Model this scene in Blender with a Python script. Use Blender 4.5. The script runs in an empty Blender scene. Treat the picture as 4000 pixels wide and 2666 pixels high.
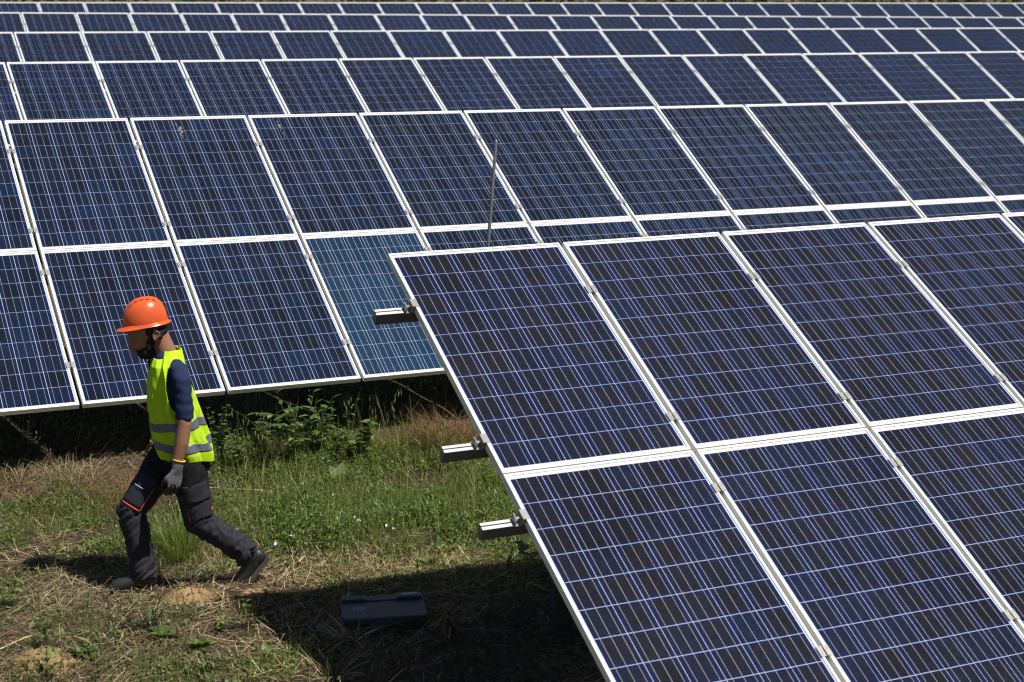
import bpy, bmesh, math, random
import numpy as np
from mathutils import Vector, Matrix, noise as mnoise

random.seed(7)
rng = np.random.default_rng(11)
scene = bpy.context.scene
COL = scene.collection
R = math.radians

# ------------------------------------------------------------------ camera, sky, sun, exposure
CAM_H = 3.34
PITCH = R(11.475)
cam_data = bpy.data.cameras.new("camera")
cam = bpy.data.objects.new("camera", cam_data)
COL.objects.link(cam)
cam.location = (0.0, 0.0, CAM_H)
cam.rotation_euler = (R(90) - PITCH, 0.0, 0.0)
cam_data.sensor_width = 36.0
cam_data.lens = 57.98
cam_data.clip_start = 0.1
cam_data.clip_end = 600.0
cam_data.dof.use_dof = True
cam_data.dof.focus_distance = 10.4
cam_data.dof.aperture_fstop = 3.6
scene.camera = cam

SUN_DIR = Vector((0.996, -0.4767, 2.077)).normalized()      # towards the sun
world = bpy.data.worlds.new("World")
scene.world = world
world.use_nodes = True
wn = world.node_tree
for n in list(wn.nodes):
    wn.nodes.remove(n)
sky = wn.nodes.new("ShaderNodeTexSky")
sky.sky_type = 'NISHITA'
sky.sun_disc = False
sky.sun_elevation = math.asin(SUN_DIR.z)
sky.sun_rotation = math.atan2(SUN_DIR.x, SUN_DIR.y)
sky.altitude = 100.0
bg = wn.nodes.new("ShaderNodeBackground")
bg.inputs["Strength"].default_value = 0.05
wo = wn.nodes.new("ShaderNodeOutputWorld")
wn.links.new(sky.outputs[0], bg.inputs[0])
wn.links.new(bg.outputs[0], wo.inputs[0])

sun_data = bpy.data.lights.new("sun", 'SUN')
sun_data.energy = 5.0
sun_data.angle = R(0.53)
sun_data.color = (1.0, 0.95, 0.87)
sun = bpy.data.objects.new("sun", sun_data)
COL.objects.link(sun)
sun.rotation_euler = SUN_DIR.to_track_quat('Z', 'Y').to_euler()
sun.location = (6, -6, 14)

scene.view_settings.view_transform = 'Standard'
scene.view_settings.look = 'None'
scene.view_settings.exposure = 0.25
scene.view_settings.gamma = 1.0
scene.render.engine = 'CYCLES'
scene.cycles.use_denoising = True
scene.cycles.filter_width = 1.15
scene.cycles.max_bounces = 6
scene.cycles.diffuse_bounces = 3
scene.cycles.glossy_bounces = 3
scene.cycles.transmission_bounces = 3
scene.cycles.transparent_max_bounces = 6
scene.cycles.caustics_reflective = False
scene.cycles.caustics_refractive = False

# ------------------------------------------------------------------ terrain height and photo helpers
def sstep(a, b, x):
    t = np.clip((x - a) / (b - a), 0, 1)
    return t * t * (3 - 2 * t)

def gz(x, y):
    x = np.asarray(x, float); y = np.asarray(y, float)
    s = (x + 2.2) * -0.427 + (y - 9.5) * 0.904
    z = np.where(s > 0, 0.045 * s, 0.015 * s)
    z = z + 0.17 * sstep(.7, 2.2, s) - 0.14 * sstep(3.0, 8.0, s)
    z = z + 0.018 * np.sin(x * 2.3 + 0.7 * y) * np.sin(y * 2.9 - 0.4 * x) + 0.008 * np.sin(x * 7.1 + 1.3) * np.sin(y * 6.3)
    z = z - .035 * np.clip(x + 1.4, 0, 3) * sstep(0, -1.2, s - .6)
    for (mx, my, mr, mh) in MOUNDS:
        z = z + mh * np.exp(-((x - mx) ** 2 + (y - my) ** 2) / mr ** 2)
    return z
MOUNDS = []

MOUNDS.append((-1.911, 9.209, .5, -float(gz(-1.911, 9.209))))      # trodden level where the man walks

FPX = 6442.4
def ray(px, py):
    a = (px - 2000.0) / FPX; b = (py - 1333.0) / FPX
    cp, sp = math.cos(PITCH), math.sin(PITCH)
    return Vector((a, cp - b * sp, -sp - b * cp))
def on_ground(px, py):
    """point of the terrain seen at a pixel of the 4000 px wide photograph"""
    d = ray(px, py)
    t = 9.0
    for _ in range(30):
        p = d * t
        zz = CAM_H + p.z
        g = float(gz(p.x, p.y))
        t += (zz - g) / -d.z * 0.9
    p = d * t
    return Vector((p.x, p.y, float(gz(p.x, p.y))))
def at_depth(px, py, Y):
    d = ray(px, py)
    p = d * (Y / d.y)
    return Vector((p.x, p.y, CAM_H + p.z))
for (px, py, r, h) in ((735, 2325, .13, .035), (185, 2575, .17, .05), (1000, 2300, .2, .02)):
    q = on_ground(px, py); MOUNDS.append((q.x, q.y, r, h))

# ------------------------------------------------------------------ materials
def new_mat(name):
    m = bpy.data.materials.new(name); m.use_nodes = True
    nt = m.node_tree
    b = nt.nodes["Principled BSDF"]
    return m, nt, b
def N(nt, typ, **kw):
    n = nt.nodes.new(typ)
    for k, v in kw.items():
        if k.startswith('i_'):
            n.inputs[int(k[2:])].default_value = v
        else:
            setattr(n, k, v)
    return n
def math_node(nt, op, a, b=None, c=None, clamp=False):
    n = nt.nodes.new("ShaderNodeMath"); n.operation = op; n.use_clamp = clamp
    for i, v in enumerate((a, b, c)):
        if v is None: continue
        if isinstance(v, (int, float)): n.inputs[i].default_value = v
        else: nt.links.new(v, n.inputs[i])
    return n.outputs[0]
def mix_col(nt, fac, a, b, blend='MIX'):
    n = nt.nodes.new("ShaderNodeMix"); n.data_type = 'RGBA'; n.blend_type = blend
    if isinstance(fac, (int, float)): n.inputs[0].default_value = fac
    else: nt.links.new(fac, n.inputs[0])
    for idx, v in ((6, a), (7, b)):
        if isinstance(v, tuple): n.inputs[idx].default_value = (*v[:3], 1)
        else: nt.links.new(v, n.inputs[idx])
    return n.outputs[2]
def ramp(nt, fac, stops):
    n = nt.nodes.new("ShaderNodeValToRGB")
    cr = n.color_ramp
    while len(cr.elements) < len(stops): cr.elements.new(0.5)
    for e, (p, c) in zip(cr.elements, stops):
        e.position = p; e.color = (*c[:3], 1)
    nt.links.new(fac, n.inputs[0])
    return n.outputs[0]
def noise_tex(nt, scale, detail=4, rough=.6, vec=None):
    n = nt.nodes.new("ShaderNodeTexNoise")
    n.inputs["Scale"].default_value = scale; n.inputs["Detail"].default_value = detail; n.inputs["Roughness"].default_value = rough
    if vec is not None: nt.links.new(vec, n.inputs["Vector"])
    return n
def simple(name, col, rough=.6, metal=0, spec=.5, var=0.0, vscale=20, bump=0, bscale=60):
    m, nt, b = new_mat(name)
    b.inputs["Roughness"].default_value = rough; b.inputs["Metallic"].default_value = metal
    b.inputs["Specular IOR Level"].default_value = spec
    if var > 0 or bump > 0:
        tc = nt.nodes.new("ShaderNodeTexCoord")
    if var > 0:
        nz = noise_tex(nt, vscale, 5, .65, tc.outputs["Object"])
        f = nz.outputs[0]
        lo = tuple(max(0, c * (1 - var)) for c in col); hi = tuple(min(1, c * (1 + var)) for c in col)
        nt.links.new(ramp(nt, f, [(.3, lo), (.7, hi)]), b.inputs["Base Color"])
    else:
        b.inputs["Base Color"].default_value = (*col, 1)
    if bump > 0:
        nb = noise_tex(nt, bscale, 4, .6, tc.outputs["Object"])
        bn = nt.nodes.new("ShaderNodeBump"); bn.inputs["Strength"].default_value = bump; bn.inputs["Distance"].default_value = .004
        nt.links.new(nb.outputs[0], bn.inputs["Height"]); nt.links.new(bn.outputs[0], b.inputs["Normal"])
    return m
def leafy(name, stops, trans=.35, rough=.5, spec=.35):
    """leaf material: colour differs leaf by leaf"""
    m, nt, b = new_mat(name)
    g = nt.nodes.new("ShaderNodeNewGeometry"); oi = nt.nodes.new("ShaderNodeObjectInfo")
    f = math_node(nt, 'FRACT', math_node(nt, 'ADD', g.outputs["Random Per Island"], oi.outputs["Random"]))
    c = ramp(nt, f, stops)
    nt.links.new(c, b.inputs["Base Color"])
    b.inputs["Roughness"].default_value = rough; b.inputs["Specular IOR Level"].default_value = spec
    if trans > 0:
        tr = nt.nodes.new("ShaderNodeBsdfTranslucent"); nt.links.new(mix_col(nt, .5, c, (.25, .32, .03), 'MIX'), tr.inputs[0])
        mx = nt.nodes.new("ShaderNodeMixShader"); mx.inputs[0].default_value = trans
        nt.links.new(b.outputs[0], mx.inputs[1]); nt.links.new(tr.outputs[0], mx.inputs[2])
        nt.links.new(mx.outputs[0], nt.nodes["Material Output"].inputs[0])
    return m

# ------------------------------------------------------------------ mesh helpers
def mk_mesh(name, verts, faces, mats, smooth=False, uvs=None, mi=None):
    me = bpy.data.meshes.new(name)
    me.from_pydata([tuple(v) for v in verts], [], faces)
    for m in (mats if isinstance(mats, (list, tuple)) else [mats]): me.materials.append(m)
    if smooth: me.polygons.foreach_set("use_smooth", [True] * len(me.polygons))
    if mi is not None: me.polygons.foreach_set("material_index", mi)
    if uvs is not None:
        l = me.uv_layers.new(name="UVMap")
        l.data.foreach_set("uv", np.asarray(uvs, dtype=np.float32).ravel())
    me.update()
    return me
def np_mesh(name, V, F, mat, smooth=False):
    """V (n,3), F (m,k) arrays of equal-sized faces"""
    me = bpy.data.meshes.new(name)
    V = np.asarray(V, np.float32); F = np.asarray(F, np.int32)
    me.vertices.add(len(V)); me.vertices.foreach_set("co", V.ravel())
    k = F.shape[1]
    me.loops.add(F.size); me.loops.foreach_set("vertex_index", F.ravel())
    me.polygons.add(len(F))
    me.polygons.foreach_set("loop_start", np.arange(0, F.size, k, dtype=np.int32))
    me.polygons.foreach_set("loop_total", np.full(len(F), k, np.int32))
    if smooth: me.polygons.foreach_set("use_smooth", np.ones(len(F), bool))
    me.materials.append(mat)
    me.update(calc_edges=True)
    return me
def link(name, me, parent=None, loc=None, rot=None):
    o = bpy.data.objects.new(name, me); COL.objects.link(o)
    if parent is not None: o.parent = parent
    if loc is not None: o.location = loc
    if rot is not None: o.rotation_euler = rot
    return o
def tag(o, label=None, cat=None, group=None, kind=None):
    if label: o["label"] = label
    if cat: o["category"] = cat
    if group: o["group"] = group
    if kind: o["kind"] = kind
    return o
def empty(name, loc=(0, 0, 0), rotz=0, mat=None):
    o = bpy.data.objects.new(name, None); COL.objects.link(o)
    o.empty_display_size = .1
    if mat is not None: o.matrix_world = mat
    else:
        o.location = loc; o.rotation_euler = (0, 0, rotz)
    return o

class MB:
    """collects boxes, prisms and tubes into one mesh"""
    def __init__(s): s.v = []; s.f = []
    def add(s, vs, fs):
        o = len(s.v); s.v += [Vector(v) for v in vs]; s.f += [tuple(i + o for i in f) for f in fs]; return s
    def box(s, x0, x1, y0, y1, z0, z1, M=None):
        vs = [Vector((x, y, z)) for x in (x0, x1) for y in (y0, y1) for z in (z0, z1)]
        if M is not None: vs = [M @ v for v in vs]
        return s.add(vs, [(0, 1, 3, 2), (4, 6, 7, 5), (0, 4, 5, 1), (2, 3, 7, 6), (0, 2, 6, 4), (1, 5, 7, 3)])
    def prism(s, poly, x0, x1, M=None):
        """poly: (y,z) outline extruded along x"""
        n = len(poly)
        vs = [Vector((x, p[0], p[1])) for x in (x0, x1) for p in poly]
        if M is not None: vs = [M @ v for v in vs]
        fs = [tuple(range(n - 1, -1, -1)), tuple(range(n, 2 * n))] + [(i, (i + 1) % n, n + (i + 1) % n, n + i) for i in range(n)]
        return s.add(vs, fs)
    def tube(s, pts, rad, n=8, cap=True):
        pts = [Vector(p) for p in pts]
        rad = rad if isinstance(rad, (list, tuple)) else [rad] * len(pts)
        ref = None; rings = []
        for i, p in enumerate(pts):
            t = (pts[min(i + 1, len(pts) - 1)] - pts[max(i - 1, 0)]).normalized()
            if ref is None: ref = t.orthogonal().normalized()
            a = (ref - t * ref.dot(t)).normalized(); ref = a; b = t.cross(a)
            rr = rad[i] if isinstance(rad[i], (tuple, list)) else (rad[i], rad[i])
            rings.append([p + a * (math.cos(2 * math.pi * k / n) * rr[0]) + b * (math.sin(2 * math.pi * k / n) * rr[1]) for k in range(n)])
        vs = [v for r in rings for v in r]; fs = []
        for i in range(len(rings) - 1):
            for k in range(n):
                fs.append((i * n + k, i * n + (k + 1) % n, (i + 1) * n + (k + 1) % n, (i + 1) * n + k))
        if cap: fs += [tuple(range(n - 1, -1, -1)), tuple((len(rings) - 1) * n + k for k in range(n))]
        return s.add(vs, fs)
    def ell(s, c, r, M=None, nu=20, nv=12):
        c = Vector(c); vs = []; fs = []
        for j in range(1, nv):
            ph = math.pi * j / nv
            for i in range(nu):
                th = 2 * math.pi * i / nu
                v = Vector((r[0] * math.sin(ph) * math.cos(th), r[1] * math.sin(ph) * math.sin(th), r[2] * math.cos(ph)))
                vs.append(c + (M @ v if M is not None else v))
        top = Vector((0, 0, r[2])); 
        vs.append(c + (M @ top if M is not None else top)); vs.append(c - (M @ top if M is not None else top))
        a, b = len(vs) - 2, len(vs) - 1
        for j in range(nv - 2):
            for i in range(nu):
                fs.append((j * nu + i, (j + 1) * nu + i, (j + 1) * nu + (i + 1) % nu, j * nu + (i + 1) % nu))
        for i in range(nu):
            fs.append((a, i, (i + 1) % nu)); fs.append((b, (nv - 2) * nu + (i + 1) % nu, (nv - 2) * nu + i))
        return s.add(vs, fs)
    def mesh(s, name, mat, smooth=False): return mk_mesh(name, s.v, s.f, mat, smooth)
    def build(s, name, mat, parent=None, smooth=False): return link(name, s.mesh(name, mat, smooth), parent)
    def remesh(s, name, mat, voxel=.008, smooth_it=6, fac=.5):
        """one continuous skin over everything collected"""
        me = mk_mesh(name, s.v, s.f, mat)
        o = bpy.data.objects.new(name + "_tmp", me); COL.objects.link(o)
        r = o.modifiers.new("r", 'REMESH'); r.mode = 'VOXEL'; r.voxel_size = voxel; r.use_smooth_shade = True
        if smooth_it:
            sm = o.modifiers.new("s", 'SMOOTH'); sm.factor = fac; sm.iterations = smooth_it
        dg = bpy.context.evaluated_depsgraph_get(); dg.update()
        out = bpy.data.meshes.new_from_object(o.evaluated_get(dg), preserve_all_data_layers=False, depsgraph=dg)
        bpy.data.objects.remove(o); bpy.data.meshes.remove(me)
        out.name = name
        if not out.materials: out.materials.append(mat)
        out.polygons.foreach_set("use_smooth", [True] * len(out.polygons))
        return out
# ------------------------------------------------------------------ ground
def build_ground():
    m, nt, b = new_mat("dry_soil_and_litter")
    tc = nt.nodes.new("ShaderNodeTexCoord"); P = tc.outputs["Object"]
    n1 = noise_tex(nt, 1.4, 6, .65, P); n2 = noise_tex(nt, 38, 6, .75, P)
    mp = N(nt, "ShaderNodeMapping"); mp.inputs["Scale"].default_value = (60, 300, 60); mp.inputs["Rotation"].default_value = (0, 0, .5)
    nt.links.new(P, mp.inputs[0]); n3 = noise_tex(nt, 1, 3, .6, mp.outputs[0])
    c1 = ramp(nt, n2.outputs[0], [(.25, (.030, .021, .015)), (.5, (.10, .072, .050)), (.75, (.22, .165, .11))])
    c2 = ramp(nt, n3.outputs[0], [(.35, (.04, .029, .021)), (.65, (.24, .18, .12))])
    c = mix_col(nt, .45, c1, c2)
    g = ramp(nt, n2.outputs[0], [(.3, (.016, .026, .006)), (.7, (.06, .08, .022))])
    f = ramp(nt, n1.outputs[0], [(.46, (0, 0, 0)), (.62, (1, 1, 1))])
    c = mix_col(nt, math_node(nt, 'MULTIPLY', f, .55), c, g)
    nt.links.new(c, b.inputs["Base Color"]); b.inputs["Roughness"].default_value = .95; b.inputs["Specular IOR Level"].default_value = .1
    bn = N(nt, "ShaderNodeBump"); bn.inputs["Strength"].default_value = .9; bn.inputs["Distance"].default_value = .02
    nt.links.new(math_node(nt, 'ADD', n2.outputs[0], n3.outputs[0]), bn.inputs["Height"]); nt.links.new(bn.outputs[0], b.inputs["Normal"])
    xs = np.concatenate([np.linspace(-220, -30, 14), np.linspace(-26, -5.2, 26), np.arange(-5, 4, .05), np.linspace(4.2, 30, 40), np.linspace(36, 220, 14)])
    ys = np.concatenate([np.linspace(-60, 4, 22), np.linspace(4.5, 6.4, 6), np.arange(6.5, 14, .05), np.linspace(14.3, 62, 80), np.linspace(70, 420, 20)])
    X, Y = np.meshgrid(xs, ys, indexing='ij')
    Z = gz(X, Y)
    V = np.stack([X, Y, Z], -1).reshape(-1, 3)
    ny = len(ys); i = np.arange(len(xs) - 1)[:, None]; j = np.arange(ny - 1)[None]
    F = np.stack([i * ny + j, (i + 1) * ny + j, (i + 1) * ny + j + 1, i * ny + j + 1], -1).reshape(-1, 4)
    tag(link("ground", np_mesh("ground", V, F, m, True)), "dry weedy ground littered with straw between the panel rows", None, None, "structure")
build_ground()

# ------------------------------------------------------------------ solar arrays
PW, PL, TH, GAP, VGAP = 0.992, 1.65, 0.04, 0.026, 0.008
NCX, NCY, CELL = 6, 10, 0.1553
GX, GY = .0030, .0032
MX = (PW - NCX * CELL - 5 * GX) / 2        # margin left and right of the cell field
MY = (PL - NCY * CELL - 9 * GY) / 2

def mat_cell(name, blue, core, edge, blue_amt=1.0, line=(.30, .31, .36)):
    m, nt, b = new_mat(name)
    uvn = N(nt, "ShaderNodeUVMap"); sp = N(nt, "ShaderNodeSeparateXYZ"); nt.links.new(uvn.outputs[0], sp.inputs[0])
    u, v = sp.outputs[0], sp.outputs[1]
    g = N(nt, "ShaderNodeNewGeometry"); oi = N(nt, "ShaderNodeObjectInfo")
    rnd = math_node(nt, 'FRACT', math_node(nt, 'ADD', g.outputs["Random Per Island"], oi.outputs["Random"]))
    rnd2 = math_node(nt, 'FRACT', math_node(nt, 'MULTIPLY', rnd, 17.31))
    au = math_node(nt, 'ABSOLUTE', math_node(nt, 'SUBTRACT', u, .5)); av = math_node(nt, 'ABSOLUTE', math_node(nt, 'SUBTRACT', v, .5))
    # anti-reflection coat turns blue at the wafer's rim
    mr = N(nt, "ShaderNodeMapRange", interpolation_type='SMOOTHSTEP'); nt.links.new(au, mr.inputs[0]); mr.inputs[1].default_value = .29; mr.inputs[2].default_value = .43
    mr2 = N(nt, "ShaderNodeMapRange", interpolation_type='SMOOTHSTEP'); nt.links.new(av, mr2.inputs[0]); mr2.inputs[1].default_value = .32; mr2.inputs[2].default_value = .5
    rim = math_node(nt, 'MAXIMUM', mr.outputs[0], mr2.outputs[0])
    rim = math_node(nt, 'MULTIPLY', rim, math_node(nt, 'MULTIPLY_ADD', rnd2, .6, .4))
    cc = ramp(nt, rnd, [(0, core), (.45, tuple(x * 1.25 for x in core)), (.8, tuple(.55 * a + .45 * c for a, c in zip(core, blue))), (1, blue)])
    c = mix_col(nt, math_node(nt, 'MULTIPLY', rim, blue_amt), cc, edge)
    # crystal mottling
    tc = N(nt, "ShaderNodeTexCoord"); vor = N(nt, "ShaderNodeTexVoronoi"); vor.inputs["Scale"].default_value = 85
    ad = N(nt, "ShaderNodeVectorMath", operation='ADD'); nt.links.new(tc.outputs["Object"], ad.inputs[0]); 
    cb = N(nt, "ShaderNodeCombineXYZ"); nt.links.new(math_node(nt, 'MULTIPLY', rnd, 40), cb.inputs[0]); nt.links.new(math_node(nt, 'MULTIPLY', rnd2, 40), cb.inputs[1]); nt.links.new(cb.outputs[0], ad.inputs[1])
    nt.links.new(ad.outputs[0], vor.inputs["Vector"])
    sv = N(nt, "ShaderNodeSeparateColor"); nt.links.new(vor.outputs["Color"], sv.inputs[0])
    k = math_node(nt, 'MULTIPLY_ADD', sv.outputs[0], .5, .75)
    kc = N(nt, "ShaderNodeCombineColor"); [nt.links.new(k, kc.inputs[i]) for i in range(3)]
    c = mix_col(nt, 1.0, c, kc.outputs[0], 'MULTIPLY')
    # three printed busbars
    t = math_node(nt, 'ABSOLUTE', math_node(nt, 'SUBTRACT', math_node(nt, 'FRACT', math_node(nt, 'MULTIPLY', u, 3)), .5))
    bus = math_node(nt, 'LESS_THAN', t, .020)
    tint = ramp(nt, rnd2, [(0, line), (.55, line), (.85, (line[0] * .97, line[1] * .88, line[2] * .66)), (1, (line[0] * .95, line[1] * .78, line[2] * .46))])
    c = mix_col(nt, bus, c, tint)
    # wafers and glass differ slowly across the field
    wn_ = noise_tex(nt, 1.1, 3, .5, g.outputs["Position"])
    kk = math_node(nt, 'MULTIPLY_ADD', wn_.outputs[0], 1.1, .45)
    kc2 = N(nt, "ShaderNodeCombineColor"); nt.links.new(math_node(nt, 'POWER', kk, .6), kc2.inputs[0]); nt.links.new(math_node(nt, 'POWER', kk, .9), kc2.inputs[1]); nt.links.new(kk, kc2.inputs[2])
    c = mix_col(nt, math_node(nt, 'SUBTRACT', 1.0, bus), c, mix_col(nt, 1.0, c, kc2.outputs[0], 'MULTIPLY'))
    # light dust
    dn = noise_tex(nt, 3.0, 5, .7, ad.outputs[0])
    dw = noise_tex(nt, 2.3, 6, .75, g.outputs["Position"])
    dust = math_node(nt, 'MULTIPLY', math_node(nt, 'POWER', dw.outputs[0], 2.5), .035)
    nt.links.new(mix_col(nt, math_node(nt, 'MULTIPLY_ADD', dn.outputs[0], .008, dust), c, (.45, .42, .36)), b.inputs["Base Color"])
    b.inputs["Roughness"].default_value = .5; b.inputs["Specular IOR Level"].default_value = 0.0
    b.inputs["Coat Weight"].default_value = 1.0; b.inputs["Coat Roughness"].default_value = .06; b.inputs["Coat IOR"].default_value = 1.38
    return m
M_CELL = mat_cell("silicon_cell", (.0060, .0115, .036), (.0072, .0078, .0150), (.0045, .0095, .054), 1.0, (.33, .335, .35))
M_CELL_C = mat_cell("silicon_cell_rear_arrays", (.0045, .0135, .044), (.0040, .0066, .0190), (.0036, .0105, .045), .9, (.18, .215, .33))  # cell tone of the third and farther arrays, darker and bluer
M_CELL_B = mat_cell("silicon_cell_second_array", (.0040, .0135, .042), (.0038, .0064, .0170), (.0036, .0120, .047), .9, (.26, .30, .39))  # cell tone of the second array, darker and bluer
M_CELL_T = mat_cell("silicon_cell_teal", (.008, .030, .072), (.0075, .025, .056), (.0068, .028, .068), .6, (.46, .51, .58))
M_ALU = simple("anodised_aluminium_frame", (.84, .83, .80), .45, 0, .5, .06, 9)
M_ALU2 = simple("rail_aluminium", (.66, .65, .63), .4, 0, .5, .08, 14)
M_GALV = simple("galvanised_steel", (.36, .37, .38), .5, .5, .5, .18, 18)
M_RAIL = simple("shade_darkened_rail_sides", (.17, .165, .16), .5, .3, .4, .15, 18)  # shade on the rail sides put into a darker colour
M_POST = simple("weathered_post_steel", (.055, .055, .055), .6, .2, .4, .2, 18)
M_POST2 = simple("weathered_beam_steel", (.20, .19, .18), .6, .2, .4, .2, 18)
M_CLAMP = simple("clamp_metal", (.34, .33, .315), .42, .4, .5, .15, 60)
M_DARK = simple("black_gap_rubber", (.02, .02, .02), .7)
def mat_backsheet():
    m, nt, b = new_mat("white_backsheet")
    tc = N(nt, "ShaderNodeTexCoord"); sp = N(nt, "ShaderNodeSeparateXYZ"); nt.links.new(tc.outputs["Object"], sp.inputs[0])
    nz = noise_tex(nt, 6, 5, .7, tc.outputs["Object"])
    lim = math_node(nt, 'MULTIPLY_ADD', nz.outputs[0], .016, .0135)
    d = math_node(nt, 'LESS_THAN', sp.outputs[1], lim)          # silt washed down against the lower frame
    inner = math_node(nt, 'MULTIPLY', math_node(nt, 'GREATER_THAN', sp.outputs[1], MY), math_node(nt, 'LESS_THAN', sp.outputs[1], PL - MY))
    c = mix_col(nt, inner, (.58, .60, .63), (.42, .50, .72))     # blue light between the wafers tinted into the sheet
    c = mix_col(nt, math_node(nt, 'MULTIPLY', d, .75), c, (.55, .36, .17))
    nt.links.new(c, b.inputs["Base Color"]); b.inputs["Roughness"].default_value = .5
    b.inputs["Coat Weight"].default_value = .8; b.inputs["Coat Roughness"].default_value = .06; b.inputs["Coat IOR"].default_value = 1.42
    return m
M_BACK = mat_backsheet()

# panel-local axes: x along the row, y up the slope, z out of the glass; origin = middle of the lower edge, underside
def frame_mesh():
    lip, hw = .013, PW / 2
    mb = MB()
    def bar(p0, p1, inward, ext):
        pass
    # outline rings: outer bottom, outer top, inner top, inner glass level
    def ring(ins, z): return [(-hw + ins, ins, z), (hw - ins, ins, z), (hw - ins, PL - ins, z), (-hw + ins, PL - ins, z)]
    rs = [ring(.002, 0), ring(0, .001), ring(0, TH - .0015), ring(.0015, TH), ring(lip - .001, TH), ring(lip, TH - .001), ring(lip, TH - .006)]
    vs = [v for r in rs for v in r]; fs = []
    for i in range(len(rs) - 1):
        for k in range(4):
            fs.append((i * 4 + k, i * 4 + (k + 1) % 4, i * 4 + 4 + (k + 1) % 4, i * 4 + 4 + k))
    # underside flange
    q = len(vs); vs += ring(.028, 0); fs += [(k, q + k, q + (k + 1) % 4, (k + 1) % 4) for k in range(4)]
    q2 = len(vs); vs += ring(.028, .003); fs += [(q + k, q2 + k, q2 + (k + 1) % 4, q + (k + 1) % 4) for k in range(4)]
    return mk_mesh("frame", vs, fs, M_ALU)
ME_FRAME = frame_mesh()
mb = MB(); mb.box(-PW / 2 + .0125, PW / 2 - .0125, .0125, PL - .0125, TH - .011, TH - .0056); ME_BACK = mb.mesh("backsheet", M_BACK)
def cell_mesh(mat):
    h = CELL / 2; z0, z1 = 0, .0016; e = .0004
    vs = [(-h, -h, z0), (h, -h, z0), (h, h, z0), (-h, h, z0), (-h + e, -h + e, z1), (h - e, -h + e, z1), (h - e, h - e, z1), (-h + e, h - e, z1)]
    fs = [(4, 5, 6, 7), (0, 1, 5, 4), (1, 2, 6, 5), (2, 3, 7, 6), (3, 0, 4, 7)]
    uv = []
    for f in fs:
        for i in f: uv.append(((vs[i][0] + h) / CELL, (vs[i][1] + h) / CELL))
    return mk_mesh("cell", vs, fs, mat, uvs=uv)
ME_CELL = cell_mesh(M_CELL); ME_CELL_B = cell_mesh(M_CELL_B); ME_CELL_T = cell_mesh(M_CELL_T); ME_CELL_C = cell_mesh(M_CELL_C)
def cell_pos(i, j): return (-PW / 2 + MX + CELL / 2 + i * (CELL + GX), MY + CELL / 2 + j * (CELL + GY), TH - .0056)
def cell_field_mesh():
    h = CELL / 2; vs = []; fs = []; uv = []
    for i in range(NCX):
        for j in range(NCY):
            x, y, z = cell_pos(i, j); q = len(vs); z1 = z + .0016
            vs += [(x - h, y - h, z1), (x + h, y - h, z1), (x + h, y + h, z1), (x - h, y + h, z1), (x - h, y - h, z), (x + h, y - h, z), (x + h, y + h, z), (x - h, y + h, z)]
            fs += [(q, q + 1, q + 2, q + 3)] + [(q + 4 + k, q + 4 + (k + 1) % 4, q + (k + 1) % 4, q + k) for k in range(4)]
            uv += [(0, 0), (1, 0), (1, 1), (0, 1)]
            cs = [(0, 0), (1, 0), (1, 1), (0, 1)]
            for k in range(4): uv += [cs[k], cs[(k + 1) % 4], cs[(k + 1) % 4], cs[k]]
    return mk_mesh("cell_field", vs, fs, M_CELL_C, uvs=uv)
ME_FIELD = cell_field_mesh()

ORD = ["first", "second", "third", "fourth", "fifth", "sixth", "seventh", "eighth", "ninth", "tenth", "eleventh", "twelfth", "thirteenth", "fourteenth", "fifteenth", "sixteenth", "seventeenth", "eighteenth", "nineteenth", "twentieth", "twenty-first", "twenty-second", "twenty-third", "twenty-fourth", "twenty-fifth", "twenty-sixth", "twenty-seventh", "twenty-eighth", "twenty-ninth", "thirtieth", "thirty-first", "thirty-second"]

def array_axes(yaw, slope, tilt):
    u = Vector((math.cos(yaw) * math.cos(slope), math.sin(yaw) * math.cos(slope), math.sin(slope)))
    h = Vector((math.sin(yaw), -math.cos(yaw), 0))             # horizontal, down the panel
    v = (h * math.cos(tilt) + Vector((0, 0, -math.sin(tilt)))); v = (v - u * v.dot(u)).normalized()
    return u, v, v.cross(u).normalized() * -1 if False else u.cross(v * -1).normalized()

ARR = {
 # T = top left outer corner of column 0, in metres from the camera foot
 'near':   dict(T=(-.6454, 8.5134, -1.263 + CAM_H), yaw=R(24.81), slope=R(0.0), tilt=R(29.45), cols=(0, 5), rows=(0, 1), cells='near', word="nearest array"),
 'second': dict(T=(-4.1182, 13.4711, -.9087 + CAM_H), yaw=R(25.455), slope=R(-.385), tilt=R(31.92), cols=(-2, 11), rows=(0, 1), cells='B', word="second array back"),
 'third':  dict(T=(-5.8369, 19.3070, -.6334 + CAM_H), yaw=R(26.23), slope=R(-.19), tilt=R(31.0), cols=(-2, 17), rows=(0,), cells='C', word="third array back"),
 'fourth': dict(T=(-7.5717, 25.5035, -.3841 + CAM_H), yaw=R(26.1), slope=R(-.12), tilt=R(31.0), cols=(-2, 20), rows=(0,), cells='far', word="fourth array back"),
 'fifth':  dict(T=(-9.2543, 31.7112, -.1126 + CAM_H), yaw=R(25.94), slope=R(-.37), tilt=R(31.0), cols=(-2, 25), rows=(0,), cells='far', word="fifth array back"),
 'sixth':  dict(T=(-10.6243, 37.7365, .0904 + CAM_H), yaw=R(26.1), slope=R(.014), tilt=R(31.0), cols=(-2, 29), rows=(0,), cells='far', word="farthest array"),
}
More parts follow.
